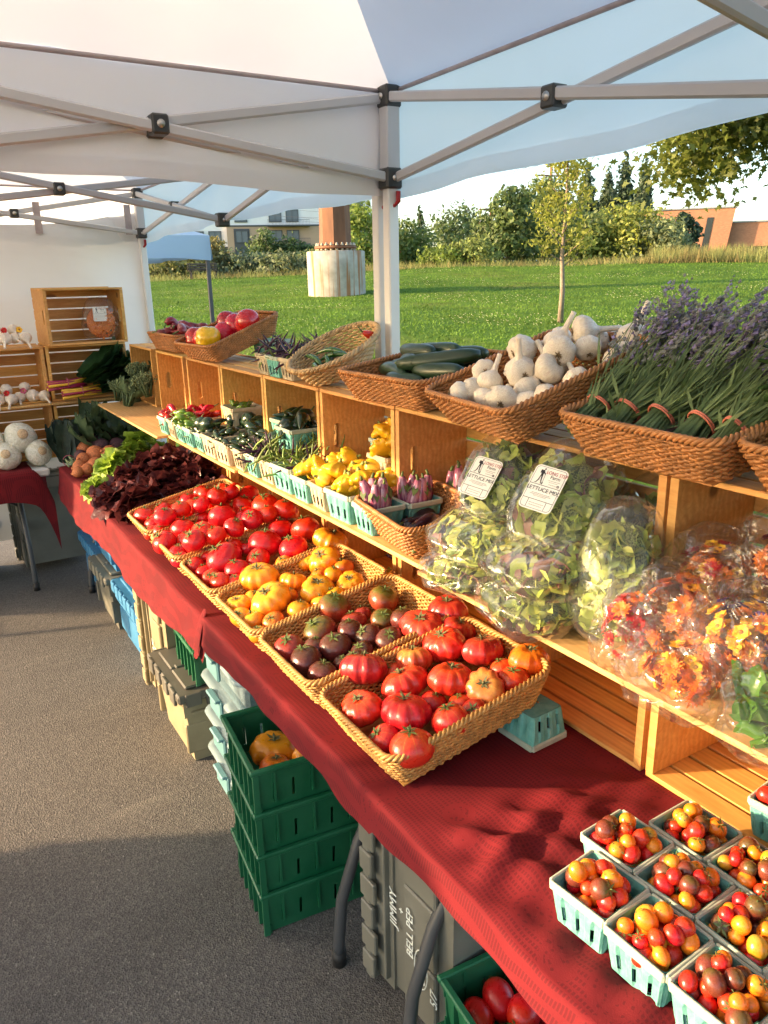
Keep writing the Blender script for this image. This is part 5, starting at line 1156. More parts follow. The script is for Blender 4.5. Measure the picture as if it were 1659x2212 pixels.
# bell peppers
BP = [lumpy(4, .22, 1.05, .28, 100+k, 36, 16, .22, .05).mesh('fruit', M_RED) for k in range(2)]; BPS = MB().tube([(0,0,.62),(.03,0,.85),(.10,0,1.02)], [.16,.10,.12], 7).mesh('stem', mat('pepper_stem', (.12, .2, .03), .5))
MBR = fruit('bell_red', (.50, .010, .014), (.42, .015, .012), **PEP); MBY = fruit('bell_yellow', (.80, .48, .010), (.70, .46, .02), **PEP)
for k, (x, y, z, ro, mt, lb) in enumerate(((1.18,3.57,.085,(1.6,.3,2.6),MBR,'red bell pepper with its stem showing at the left'),(1.19,3.49,.085,(1.2,.4,2.0),MBR,'small red bell pepper beside the yellow one'),(1.17,3.39,.095,(1.3,.2,2.9),MBY,'bright yellow bell pepper'),(1.33,3.55,.155,(1.1,.8,1),MBR,'dull red bell pepper at the back left of the tipped basket'),(1.33,3.45,.15,(.9,-.8,2),MBR,'red bell pepper at the back middle of the tipped basket'),(1.34,3.34,.165,(.8,.8,3),MBR,'large red bell pepper at the back right of the tipped basket'),(1.27,3.46,.11,(.5,.8,3),MBR,'red bell pepper half buried in the tipped basket'))):
    t = thing('bell_pepper', lb, 'pepper', (x, y, ztop+z), ro, 'bell peppers', .054*rr.uniform(.95, 1.1)); part('fruit', BP[k % 2], t, mat=mt); part('stem', BPS, t)
for k in range(16): lv('redlong', 'wrinkled dark red pepper in the far top basket', 'pepper', (1.25+rr.uniform(-.07, .07), 4.02+rr.uniform(-.15, .15), ztop+.055+.07*(k/15)), (rr.uniform(0, 6), rr.uniform(-.4, .4), rr.uniform(0, 6)), 'wrinkled red peppers', rr)
# pale oval wicker basket tipped on its back
def oval():
    t = thing('oval_basket', 'pale oval wicker basket tipped back, with long green chillies', 'basket', (1.27, 2.34, ztop+.052)); t.scale = (.86,)*3; t.rotation_euler = (Matrix.Rotation(radians(10), 3, 'Z') @ Matrix.Rotation(radians(-23), 3, 'Y')).to_euler(); m = MB(); a, b, h = .20, .155, .085; n = 132
    for q in range(11):
        f = q/10; s = .72+.28*f; z = h*f; P = []
        for k in range(n+1): an = 2*pi*k/n; o = 1+.028*cos(pi*(k/3)+pi*(q % 2)); P.append((a*s*o*cos(an), b*s*o*sin(an), z))
        m.tube(P, .0048, 5, False)
    part('weave', m.mesh('weave', WKO), t); m = MB()
    for st in range(3):
        P = []
        for k in range(181): an = 2*pi*k/180; w = an*20+st*2.09; P.append(((a+.006*cos(w))*1.03*cos(an), (b+.006*cos(w))*1.03*sin(an), h+.004+.006*sin(w)))
        m.tube(P, .006, 6, False)
    part('rim', m.mesh('rim', WKO), t); m = MB()
    for k in range(16): y = -.105+.014*k; w = a*.72*math.sqrt(max(0, 1-(y/(b*.74))**2)); m.tube([(-w*.98, y, .004), (w*.98, y, .004)], .0075, 5, False)
    part('base', m.mesh('base', WKO), t)
oval()
for k in range(12): lv('greenchilli', 'long dark green chilli in the oval basket', 'chilli', (1.20+rr.uniform(-.05, .06), 2.33+rr.uniform(-.06, .06), ztop+.055+.045*(k/11)), (rr.uniform(0, 6), rr.uniform(-.3, .2), pi/2+rr.uniform(-.6, .6)), 'long green chillies', rr, .95)
lv('redchilli', 'single red chilli at the back of the oval basket', 'chilli', (1.37, 2.31, ztop+.155), (0, .3, .6), None, rr); lv('redchilli', 'red chilli at the front lip of the oval basket', 'chilli', (1.15, 2.29, ztop+.055), (0, .1, 1.3), None, rr)
# ------------------------------------------------------------------ leaves, bags, flowers
def leafy(name, a, b, tr=.3, rough=.5, ns=14):
    if name in _m: return _m[name]
    t = NT(name); v = t.coord('Object'); g = t.new('NewGeometry')
    c = t.ramp(t.noise(v, ns, 4, .6), [(.3, a), (.7, b)]); c = t.mix(.6, c, t.ramp(g.outputs['Random Per Island'], [(0, (.7, .7, .7)), (1, (1.25, 1.25, 1.1))]), 'MULTIPLY'); t.col(c); t.spec(rough)
    t.bump(t.noise(v, ns*5, 3), .35, .006); t.translucent(tr, c); _m[name] = t.m; return t.m
def leafgrid(m, L, W, M, ruf=.2, fr=5, curl=.6, cup=.3, seed=0, nu=8, nv=6, tip=.70):
    """one ruffled leaf from the origin along +X, curling up"""
    rr = random.Random(seed); p1, p2 = rr.random()*6, rr.random()*6
    def fn(u, w):
        s = (w-.5)*2; wd = W*(sin(pi*min(1, .12+u*tip))**.7); a = curl*u
        rf = ruf*.8*W*u**4*sin(s*7+p2)+ruf*W*(abs(s)**1.5)*sin(fr*pi*u*1.6+p1+(1 if s > 0 else 2.1))*u+ruf*.4*W*sin(u*9+s*5+p2)*abs(s)
        x = L*u*cos(a*.6); z = L*u*sin(a*.6)+cup*W*s*s*.5+rf; return (x+rf*.3, s*wd*.5*(1+ruf*.4*sin(fr*2*u*pi+p2)), z)
    m.grid(fn, nu, nv, M)
def frill(m, L, M, spread=1.15, A=.16, c1=.5, c2=.5, seed=0, nu=6, nv=14):
    rr = random.Random(seed); p1, p2, p3 = rr.random()*6, rr.random()*6, rr.uniform(.85, 1.15)
    def fn(u, w):
        s = (w-.5)*2; a = s*spread*(u**.6); r = L*u*(1-.12*s*s)*(1+.05*sin(s*11+p2)*u)
        rf = A*L*(u**2)*(sin(s*8*p3+p1)+.6*sin(s*17+p2))+.05*L*sin(u*11+p1)*abs(s)
        return (r*cos(a)-c2*.3*L*u*u, r*sin(a), L*(c1*u-c2*u*u)+rf+.25*L*s*s*u)
    m.grid(fn, nu, nv, M)
def head(m, r, n, seed, ruf=.3, fr=6, open_=1.0, wid=1.05):
    rr = random.Random(seed)
    for k in range(n):
        f = k/n; a = k*2.4+rr.uniform(-.3, .3); el = radians(8+72*f*open_)+rr.uniform(-.15, .15); L = r*rr.uniform(.85, 1.15)*(1-.25*f)
        M = Matrix.Rotation(a, 4, 'Z') @ Matrix.Rotation(-el, 4, 'Y') @ Matrix.Rotation(rr.uniform(-.5, .5), 4, 'X'); frill(m, L, M, 1.15, .15, rr.uniform(.1, .5), rr.uniform(.2, .9), rr.random())
LG = leafy('lettuce_green', (.20, .34, .03), (.38, .52, .07), .35); LR = leafy('lettuce_red', (.040, .008, .014), (.17, .045, .045), .2, .3); LGS = leafy('lettuce_pale', (.46, .52, .09), (.72, .74, .24), .35)
HG = [head(m := MB(), .13, 30, 200+k, .38, 7) or m.mesh('leaves', LG) for k in range(2)]; HR = [head(m := MB(), .13, 34, 210+k, .42, 7) or m.mesh('leaves', LR) for k in range(3)]
for k, (x, y, z, s, w) in enumerate(((.70,3.82,.03,.72,'at the front corner of the table'),(.84,4.08,.05,.98,'second from the front corner'),(.97,4.22,.07,1.0,'third from the front corner'),(1.06,4.40,.07,1.0,'fourth, below the shelf plank'),(1.10,4.20,.08,.8,'at the back below the plank'))):
    solo('green_lettuce', HG[k % 2], 'frilly light green lettuce head '+w, 'lettuce', (x, y, .745+z), (rr.uniform(-.3, .5), rr.uniform(-.7, -.2), rr.uniform(0, 6)), 'green lettuces', s)
for k, (x, y, z, s) in enumerate(((.73,3.50,.03,1),(.78,3.32,.05,1),(.90,3.44,.07,1.05),(.86,3.70,.07,1.05),(1.0,3.60,.09,1.1),(.97,3.80,.08,1.0),(1.06,3.38,.09,1.05),(.95,3.24,.06,.95),(1.08,3.90,.09,.95),(1.10,3.60,.10,1),(.72,3.64,.02,.85),(1.09,3.70,.11,1.0),(1.07,3.22,.08,.9))):
    solo('red_lettuce', HR[k % 3], 'dark red leaf lettuce, '+ORD(min(11, k))+' of the red heap counting away from the table edge' if k < 12 else 'dark red leaf lettuce tucked behind the far tomato basket', 'lettuce', (x, y, .745+z), (rr.uniform(-.5, .5), rr.uniform(-.6, .1), rr.uniform(0, 6)), 'red lettuces', s)
# white cabbages
def cabbage(label, p, r, rot):
    t = thing('white_cabbage', label, 'cabbage', p, rot, 'white cabbages', r); cm = NT('cabbage_skin') if 'cab' not in _m else None
    if cm:
        v = cm.coord('Object', (1,1,.3)); n = cm.noise(v, 5, 4, .6, 1); sp = cm.new('SeparateXYZ'); cm.link(cm.coord('Object', (1,1,1), False), sp.inputs[0])
        cm.col(cm.mix(cm.ramp(sp.outputs[2], [(-1, .5), (.1, 0)]), cm.ramp(n, [(.35, (.60, .58, .44)), (.6, (.80, .78, .68))]), (.40, .52, .20))); cm.spec(.4); cm.bump(n, .4, .1); _m['cab'] = cm.m
    part('leaves', cached('cabm', lambda: lumpy(13, .035, .92, .04, 300, 52, 20, irr=.03).mesh('leaves', _m['cab'])), t); m = MB()
    for k in range(5): leafgrid(m, 1.5, 1.3, Matrix.Rotation(k*1.257, 4, 'Z') @ Matrix.Translation((.25, 0, .88)) @ Matrix.Rotation(.55, 4, 'Y'), .02, 2, -1.6, -.3, k, 10, 6, .85)
    part('outer_leaves', m.mesh('outer_leaves', _m['cab']), t); part('cut_stalk', cached('cabs', lambda: MB().tube([(0,0,.8),(0,0,.93),(0,0,.96)], [.30,.27,.24], 20).tube([(0,0,.90),(0,0,.945)], [.33,.31], 20).mesh('cut_stalk', mat('stalk', (.55, .40, .24), .7, .25, 9))), t)
for (p, r, ro, lb) in (((.49,4.78,.905),.088,(1.15,0,.1),'white cabbage on top of the pile, cut stalk forward'),((.40,4.74,.815),.078,(1.2,0,-.15),'white cabbage at the lower left of the pile'),((.565,4.73,.815),.074,(1.25,0,.25),'white cabbage at the lower right, next to the dark kale'),((.33,4.80,.90),.08,(1.2,0,-.2),'white cabbage at the left edge of the picture')): cabbage(lb, p, r, ro)
# kale, chard, beets, broccoli greens
KL = leafy('kale_dark', (.018, .035, .028), (.045, .075, .055), .15, .5, 30); CHL = leafy('chard_leaf', (.014, .045, .016), (.035, .09, .03), .2, .35, 22); CRL = leafy('curly_kale', (.05, .09, .045), (.11, .17, .08), .2, .6, 30)
m = MB(); g = random.Random(2)
for k in range(16): leafgrid(m, .24, .11, Matrix.Translation((g.uniform(-.02,.02), g.uniform(-.02,.02), .02)) @ Matrix.Rotation(g.uniform(.6, 2.3), 4, 'Z') @ Matrix.Rotation(-g.uniform(.3, 1.2), 4, 'Y') @ Matrix.Rotation(g.uniform(-.5,.5), 4, 'X'), .12, 6, .3, .4, k)
kt = thing('kale_bunch', 'dark lacinato kale bunch between the cabbages and beets', 'kale', (.70, 4.60, .745)); part('leaves', m.mesh('leaves', KL), kt); m = MB()
for k in range(22): a = g.uniform(0, 6.28); q = g.uniform(0, .028); m.tube([(q*cos(a), -.10, .03+q*sin(a)), (q*cos(a)*.8, .03, .035+q*sin(a))], .005, 5)
part('stems', m.mesh('stems', mat('kale_stem', (.25, .32, .16), .6)), kt); part('band', MB().tube([(.031*cos(a*.4), -.02, .033+.031*sin(a*.4)) for a in range(17)], .0025, 5).mesh('band', mat('rubber_band', (.5, .12, .16), .5)), kt)
BT = [lumpy(0, 0, .98, -.12, 310+k, 20, 12, irr=.04) for k in range(2)]
for b in BT: b.tube([(0,0,-.9),(.05,.02,-1.35),(.2,0,-1.9),(.5,.1,-2.4)], [.22,.09,.045,.015], 6).tube([(0,0,.9),(.02,0,1.25)], [.28,.2], 8)
BT = [b.mesh('root', M_RED) for b in BT]; MBP = mat('beet_purple', (.085, .035, .045), .75, .35, 6); MBO = mat('beet_golden', (.50, .155, .055), .7, .3, 6)
for k, (x, y, z, r, c) in enumerate(((.86,4.62,.13,.043,0),(.93,4.66,.135,.045,0),(.88,4.55,.10,.045,0),(.97,4.55,.09,.048,0),(.80,4.60,.09,.04,1),(.83,4.48,.07,.05,1),(.90,4.44,.075,.045,1),(.76,4.46,.05,.042,1),(.80,4.36,.04,.04,1),(.72,4.38,.035,.036,1),(.74,4.28,.035,.034,1),(.69,4.27,.03,.03,1),(.76,4.54,.06,.036,0))):
    solo('beet', BT[k % 2], ('purple' if not c else 'golden orange')+' beet, '+ORD(k if not c else max(0, k-4))+' of its colour from the top of the pile', 'beet', (x, y, .745+z), (rr.uniform(1.0, 2.0), rr.uniform(-.4, .4), rr.uniform(-2.2, -1.0)), 'beets beside the lettuces', r, mat=MBO if c else MBP)
m = MB(); g = random.Random(8); tb = thing('beet_greens', 'dark leafy tops of the beets under the shelf plank', 'greens', (1.0, 4.62, .80))
for k in range(26): leafgrid(m, .22, .12, Matrix.Translation((g.uniform(-.15,.12), g.uniform(-.05,.15), g.uniform(0,.1))) @ Matrix.Rotation(g.uniform(0, 6.28), 4, 'Z') @ Matrix.Rotation(-g.uniform(.1, 1.1), 4, 'Y'), .2, 6, .5, .3, k)
part('leaves', m.mesh('leaves', CRL), tb)
# Swiss chard with coloured stems
for bi, (x, y, z, n, lb) in enumerate(((.86,4.83,1.165,9,'upper bunch of rainbow chard with yellow stems'),(.93,4.80,1.115,9,'lower bunch of rainbow chard with magenta stems'))):
    t = thing('chard_bunch', lb, 'chard', (x, y, z), (0, 0, 0), 'chard bunches'); m = MB(); g = random.Random(50+bi); sy = MB(); sm = MB()
    for k in range(n):
        a = g.uniform(-.35, .35); leafgrid(m, .30, .17, Matrix.Translation((.02, g.uniform(-.01,.05), .012*k*.6)) @ Matrix.Rotation(a, 4, 'Z') @ Matrix.Rotation(-g.uniform(0, .55), 4, 'Y') @ Matrix.Rotation(g.uniform(-.5, .5), 4, 'X'), .10, 5, .25, .25, k+bi*20, 10, 8)
        (sy if (k+bi) % 2 else sm).tube([(-.19+.01*g.random(), -.05+.012*(k % 5)-.01, .01*(k//2)-.005), (-.08, -.03+.008*(k % 5), .008*(k//2)), (.04, a*.05, .010*k*.6)], [.008,.0075,.005], 7)
    part('leaves', m.mesh('leaves', CHL), t); part('yellow_stems', sy.mesh('yellow_stems', mat('stem_yellow', (.68, .42, .03), .4)), t); part('magenta_stems', sm.mesh('magenta_stems', mat('stem_magenta', (.28, .015, .06), .4)), t)
    part('band', MB().tube([(-.07, .032*cos(a*.4)-.005, .018+.032*sin(a*.4)) for a in range(17)], .0028, 5).mesh('band', _m['rubber_band']), t)
BRO = mat('broccoli_buds', (.14, .20, .09), .8, .4, 60, .9, 120, c2=(.30, .37, .17), bd=.008); icos = []
def floret(m, c, r, g):
    for k in range(46):
        d = Vector((g.gauss(0,1), g.gauss(0,1), g.gauss(0,1)+.25)).normalized(); p = Vector(c)+d*r*g.uniform(.8, 1.0); s = r*g.uniform(.10, .2)
        m.add([p+Vector((s,0,0)), p+Vector((0,s,0)), p+Vector((-s,0,0)), p+Vector((0,-s,0)), p+Vector((0,0,s)), p-Vector((0,0,s))], [(0,1,4),(1,2,4),(2,3,4),(3,0,4),(1,0,5),(2,1,5),(3,2,5),(0,3,5)], True)
for bi, (x, y, z, s, lb) in enumerate(((1.05,4.42,.06,1.15,'sprouting broccoli bunch at the front of the far plank'),(1.10,4.28,.12,1.0,'sprouting broccoli bunch beside the crate post'),(1.12,4.48,.16,1.0,'sprouting broccoli bunch at the top of the pile'),(1.02,4.55,.07,.95,'sprouting broccoli bunch nearest the chard'))):
    g = random.Random(70+bi); t = thing('broccoli_bunch', lb, 'broccoli', (x, y, ZP+z), (g.uniform(-.4,.4), g.uniform(-.5,.1), g.random()*6), 'broccoli bunches', s); m = MB(); lf = MB()
    for k in range(9): a = k*2.4; q = .055*math.sqrt(k/8); c = (q*cos(a), q*sin(a), .05-.35*q); floret(m, c, g.uniform(.024, .034), g); lf.tube([(c[0]*.3, c[1]*.3, -.06), c], .006, 5)
    for k in range(4): leafgrid(lf, .09, .05, Matrix.Rotation(k*.8, 4, 'Z') @ Matrix.Translation((.03, 0, -.01)) @ Matrix.Rotation(-g.uniform(.2, 1), 4, 'Y'), .3, 6, .5, .3, k)
    part('florets', m.mesh('florets', BRO), t); part('leaves', lf.mesh('leaves', CRL), t)
# garlic with dried flowers on the far stack
for k, (x, y, z, w) in enumerate(((.44,4.90,1.452,'top shelf of the far stack, leftmost'),(.50,4.88,1.452,'top shelf of the far stack, second'),(.555,4.90,1.452,'top shelf of the far stack, third'),(.61,4.89,1.450,'top shelf of the far stack, rightmost'),(.47,4.95,1.49,'top shelf of the far stack, upper left'),(.56,4.95,1.495,'top shelf of the far stack, upper right'),(.42,4.86,1.118,'middle shelf of the far stack, leftmost'),(.48,4.84,1.118,'middle shelf of the far stack, front'),(.53,4.88,1.12,'middle shelf of the far stack, centre'),(.60,4.87,1.125,'middle shelf of the far stack, right'),(.66,4.86,1.118,'middle shelf of the far stack, rightmost'),(.47,4.92,1.165,'middle shelf of the far stack, upper left'),(.57,4.93,1.17,'middle shelf of the far stack, upper right'))):
    garlic('garlic bulb on the '+w, (x, y, z), .034*rr.uniform(.9, 1.1), (rr.uniform(1.6, 2.3), rr.uniform(-.3, .3), rr.uniform(-.5, .5)), 'garlic on the far stack')
fl_c = {}
def flower_mesh(n, L, w, up, layers, seed, mt, cm, cr=.3):
    g = random.Random(seed); m = MB()
    for la in range(layers):
        for k in range(n):
            a = 2*pi*(k+.5*la)/n+g.uniform(-.1,.1); l = L*(1-.25*la)*g.uniform(.85,1.1); u = up+.35*la; ca, sa = cos(a), sin(a)
            m.add([(0,0,.02*la), (ca*l*.5-sa*w, sa*l*.5+ca*w, l*.5*u), (ca*l, sa*l, l*u*.8), (ca*l*.5+sa*w, sa*l*.5-ca*w, l*.5*u)], [(0,3,2,1)], True)
    return m.mesh('petals', mt)
PET = {c: mat('petal_'+c, v, .6, .2, 4, trans=.3, rv=.15) for c, v in dict(orange=(.80,.22,.015), yellow=(.85,.50,.03), red=(.62,.02,.02), purple=(.12,.035,.22), maroon=(.20,.01,.03), pink=(.60,.12,.2)).items()}
FM = {c: flower_mesh(13 if c in ('orange','red') else 5, 1.0, .20 if c in ('orange','red') else .55, .3, 4 if c in ('orange','red') else 2, 7, PET[c], None) for c in PET}
CEN = MB().tube([(0,0,.02),(0,0,.14),(0,0,.2)], [.28,.24,.1], 10).mesh('centre', mat('flower_centre', (.35, .14, .02), .8))
for (x, y, z, c, w) in ((.50,4.85,1.50,'red','top shelf'),(.58,4.86,1.50,'yellow','top shelf'),(.46,4.83,1.155,'red','middle shelf'),(.55,4.84,1.16,'pink','middle shelf')):
    t = thing('dried_flower', c+' dried flower tucked among the garlic on the '+w+' of the far stack', 'flower', (x, y, z), (1.2, 0, 0), None, .022); part('petals', FM[c], t); part('centre', CEN, t)

# ---- plastic bags
FILM = film('bag_film', .035, (.99, .99, .99), .09, .6, 11, .3, .03); FILMF = film('bag_film_crinkled', .02, (.99, .99, .985), .10, .9, 15, .28, .03)
def bag_shell(a, b, c, seed, pinch=.55, wrk=.035, n1=36, n2=26):
    """pillow: a=half thickness (X), b=half width (Y), c=half height (Z); open top gathered"""
    g = random.Random(seed); ph = [g.random()*6 for _ in range(6)]
    def fn(u, w):
        p = 2*pi*u; t = pi*w; ct, st = cos(t), sin(t)
        e = lambda q, k: (abs(q)**k)*(1 if q > 0 else -1)
        zz = e(ct, .7); rr_ = e(st, .55); th = rr_*(1-pinch*max(0, zz)**3)
        x = a*th*e(cos(p), .8); y = b*rr_*e(sin(p), .6)*(1-.12*max(0, zz)); z = c*zz
        k = 1+wrk*(sin(5*p+ph[0]+zz*4)+sin(9*p+ph[1]-zz*7)*.6+sin(zz*11+ph[2]+3*sin(p))*.7+.5*sin(17*p+ph[3]+zz*9))
        return (x*k, y*k, z*(1+.03*sin(3*p+ph[4])))
    return MB().grid(fn, n1, n2, wrap=True)
def in_bag(g, a, b, c):
    while True:
        d = Vector((g.gauss(0,1), g.gauss(0,1), g.gauss(0,1))).normalized(); f = g.uniform(.5, .80); p = Vector((d.x*a*f, d.y*b*f, d.z*c*f)); return p, d
LM = [LGS, leafy('bag_leaf_mid', (.28, .38, .06), (.48, .56, .12), .3), leafy('bag_leaf_dark', (.08, .14, .035), (.18, .26, .07), .25), leafy('bag_leaf_purple', (.16, .07, .07), (.30, .16, .12), .25)]
CORE = mat('packed_leaves', (.16, .24, .05), .7, .6, 22, .9, 45, c2=(.55, .60, .15), bd=.02)
def press(m, n0, a, b, c, lim=.95):
    for i in range(n0, len(m.v)):
        x, y, z = m.v[i]; q = (abs(x/a)**2.6+abs(y/b)**3+abs(z/c)**3)**(1/2.8)
        if q > lim: m.v[i] = (x*lim/q, y*lim/q, z*lim/q)
def lettuce_bag(label, p, dims, rot, seed, mix=(5,4,3,2), fillz=.8, group='bags of lettuce mix'):
    a, b, c = dims; t = thing('lettuce_bag', label, 'bag of lettuce', p, rot, group); g = random.Random(seed); ms = [MB() for _ in range(4)]
    for k in range(200):
        q, d = in_bag(g, a*1.15, b*1.15, c*fillz*1.1); q.z -= c*(1-fillz)*.6; i = g.choices(range(4), mix)[0]
        M = Matrix.Translation(q) @ (d+Vector((g.gauss(0,.6), g.gauss(0,.6), g.gauss(0,.6)))).to_track_quat('Z', 'X').to_matrix().to_4x4() @ Matrix.Rotation(g.uniform(0, 6.28), 4, 'Z') @ Matrix.Translation((-.025, 0, -.008))
        n0 = len(ms[i].v); (frill(ms[i], g.uniform(.04, .06), M, 1.0, .18, .3, .3, k, 4, 8) if k % 3 else leafgrid(ms[i], g.uniform(.06, .09), g.uniform(.04, .06), M, .2, 5, .6, .5, k, 6, 4)); press(ms[i], n0, a, b, c)
    core = lumpy(0, 0, 1, 0, seed, 24, 16, irr=.05); part('leaf_core', core.mesh('leaf_core', CORE), t, (0, 0, -c*(1-fillz)*.5), (0, 0, 0), (a*.80, b*.84, c*fillz*.92))
    for i, m in enumerate(ms):
        if m.v: part(('pale','green','dark','purple')[i]+'_leaves', m.mesh('leaves', LM[i]), t)
    part('plastic_film', bag_shell(a*1.06, b*1.04, c*1.03, seed).mesh('plastic_film', FILM), t); return t
def frame(R, U, N): return Matrix((R, U, N)).transposed()
Ra = Vector((.318,-.939,-.129)).normalized(); Ua = Vector((.655,.087,.751)); Ua = (Ua-Ra*Ua.dot(Ra)).normalized(); Na = Ra.cross(Ua)
# bag local: X thickness (front is -X), Y width, Z height -> world axes
ROTB = frame(-Na, -Ra, Ua).to_euler()
LB5 = lettuce_bag('labelled lettuce mix bag standing at the left, under the garlic basket', Vector((1.045, 1.262, 1.318))-Na*.056+Ua*.032, (.055, .088, .125), ROTB, 401, (4,4,5,2))
LB6 = lettuce_bag('labelled lettuce mix bag standing at the right, under the lavender', Vector((1.02, 1.045, 1.318))-Na*.060+Ua*.034, (.058, .095, .135), ROTB, 402, (5,4,3,2))
flat = lambda yw, e=0: Euler((0, radians(78)+e, yw))
lettuce_bag('lettuce bag lying lowest at the left of the pile', (1.005, 1.265, ZP+.042), (.041, .105, .105), (0, radians(82), radians(14)), 403)
lettuce_bag('lettuce bag lying lowest at the right of the pile, by the shelf edge', (.995, 1.045, ZP+.045), (.044, .112, .108), (0, radians(80), radians(-8)), 404, (6,4,1,3))
lettuce_bag('lettuce bag lying in the second layer at the left', (1.02, 1.255, ZP+.122), (.042, .108, .108), (0, radians(72), radians(12)), 405, (6,3,2,1))
lettuce_bag('lettuce bag lying in the second layer at the right', (1.01, 1.04, ZP+.128), (.045, .115, .110), (0, radians(70), radians(-4)), 406, (6,3,2,2))
lettuce_bag('dark lettuce bag in the shade of the crate behind the pile', (1.27, .99, ZP+.13), (.06, .09, .13), (0, .1, .2), 407, (0,3,6,1)); lettuce_bag('second dark lettuce bag in the crate, beside the post', (1.27, .93, ZP+.09), (.05, .05, .09), (0, .1, -.2), 410, (0,3,6,1))
lettuce_bag('lettuce bag deep in the crate behind the two labelled bags', (1.29, 1.18, ZP+.12), (.06, .10, .12), (0, .1, 0), 408, (1,4,4,1))
lettuce_bag('tall bag of romaine leaves standing before the crate post', (1.06, .905, ZP+.13), (.062, .072, .135), (.0, radians(18), radians(18)), 409, (6,5,1,0), .85)
# printed farm label
INK = mat('label_ink', (.02, .02, .025), .6, 0, rv=0); PAPER = mat('label_paper', (.82, .80, .74), .55, .03, 5, rv=0); RED_INK = mat('label_red', (.4, .05, .05), .6, rv=0); GREY_INK = mat('label_grey', (.32, .30, .29), .6, rv=0)
WALKER = [[(.0,.98),(.05,1.0),(.09,.97),(.09,.91),(.05,.88),(.01,.90)], [(-.07,.86),(.05,.87),(.07,.70),(.05,.52),(-.08,.52),(-.10,.70)], [(-.17,.86),(-.08,.87),(-.09,.66),(-.17,.64)], [(-.08,.54),(.0,.54),(-.10,.28),(-.20,.04),(-.27,.02),(-.27,.0),(-.16,.0),(-.05,.22)], [(-.02,.54),(.06,.54),(.09,.28),(.13,.06),(.20,.02),(.10,.0),(.03,.25)], [(.04,.80),(.07,.78),(.19,.62),(.17,.59),(.03,.70)], [(.155,.70),(.175,.70),(.215,.12),(.195,.12)], [(.17,.12),(.24,.12),(.23,.0),(.205,-.05),(.175,.0)]]
def sticker(parent, M, w, h, title, mode=0):
    """a paper label with its print; M maps label space (x right, y up, z out) into the parent's space"""
    rt = M.to_euler(); lc = M.to_translation(); m = MB()
    lab = part('label', MB().add([(p[0], p[1], 0) for p in rrect(w, h, .010)]+[(p[0], p[1], -.0006) for p in rrect(w, h, .010)], [tuple(range(24)), tuple(range(47, 23, -1))]+[(k, 24+k, 24+(k+1) % 24, (k+1) % 24) for k in range(24)]).mesh('label', PAPER), parent, lc, rt)
    z = .0006; o = rrect(w*.92, h*.94, .008); i = rrect(w*.90, h*.925, .0075); m.add([(p[0], p[1], z) for p in o]+[(p[0], p[1], z) for p in i], [(k, (k+1) % 24, 24+(k+1) % 24, 24+k) for k in range(24)])
    for yy in (.06, -.27 if not mode else -.34): m.box(-w*.45, w*.45, h*yy-.0004, h*yy+.0004, 0, z)
    if not mode:
        for xx in (-.27, .27): m.box(w*xx-.0003, w*xx+.0003, -h*.455, -h*.27, 0, z)
    for poly in WALKER: m.add([(-w*.22+q[0]*h*.36, h*.085+q[1]*h*.355, z+.0001) for q in poly], [tuple(range(len(poly)))])
    part('printed_lines', m.mesh('printed_lines', INK), lab)
    sx = w/.07
    text('LONG STEP', .0105*sx, RED_INK, lab, (w*.19, h*.33, z), (0,0,0), 'lettering', .0001, 'CENTER', .82); text('Farm', .0105*sx, INK, lab, (w*.19, h*.245, z), (0,0,0), 'lettering', .0001, 'CENTER')
    if title: text(title, .0118*sx, INK, lab, (0, -h*.075, z), (0,0,0), 'lettering', .0001, 'CENTER', .95)
    f = MB()
    for k, (x0, x1, yy) in enumerate(((.02,.38,.20),(.06,.32,.165),(.08,.34,.115),(-.28,.28,-.13),(-.32,.32,-.16),(-.20,.2,-.19),(-.22,.22,-.35),(-.20,.18,-.40)) if not mode else ((.02,.38,.20),(.06,.32,.165),(-.40,.40,.005),(-.40,.40,-.005),(-.38,.38,-.10),(-.40,.36,-.14),(-.38,.38,-.18),(-.40,.34,-.22),(-.36,.38,-.26),(-.3,.3,-.40))):
        q = x0
        while q < x1: l = min(x1-q, .035+.03*((k*7+int(q*90)) % 3)/2); f.box(w*q, w*(q+l), h*yy-.0005, h*yy+.0005, 0, z); q += l+.012
    f.tube([(w*.36, h*.115, 0), (w*.36, h*.115, z)], .003, 10)
    part('fine_print', f.mesh('fine_print', GREY_INK), lab); return lab
for bg, ctr, w in ((LB5, Vector((1.04,1.277,1.308)), .070), (LB6, Vector((1.02,1.061,1.333)), .070)):
    bpy.context.view_layer.update(); W = frame(Ra, Ua, Na).to_4x4(); W.translation = ctr+Na*.016; sticker(bg, bg.matrix_world.inverted() @ W, w, .096, 'LETTUCE MIX')
# orange bag in the topmost crate
ob = thing('orange_bag', 'clear bag of shredded orange petals with a white label in the topmost crate', 'bag', (1.045, 4.925, 1.414)); g = random.Random(5); mo = MB(); mg = MB()
for k in range(420):
    q, d = in_bag(g, .032, .095, .10); zz = .105+q.z; sc_ = 1.12-.28*(zz/.2); M = Matrix.Translation((q.y*sc_, q.x, zz)) @ Matrix.Rotation(g.uniform(0, 6.28), 4, Vector((g.gauss(0,1), g.gauss(0,1), g.gauss(0,1))).normalized())
    leafgrid(mo if g.random() < .9 else mg, g.uniform(.02, .045), g.uniform(.006, .014), M, .3, 5, .8, .4, k, 4, 2)
part('orange_shreds', mo.mesh('orange_shreds', mat('orange_shred', (.75, .12, .012), .6, .4, 30, c2=(.85, .28, .03))), ob); part('filling', lumpy(0, 0, 1, 0, 3, 20, 12, irr=.05).mesh('filling', _m['orange_shred']), ob, (0, 0, .105), (0, 0, 0), (.088, .03, .092)); part('green_bits', mg.mesh('green_bits', CHL), ob)
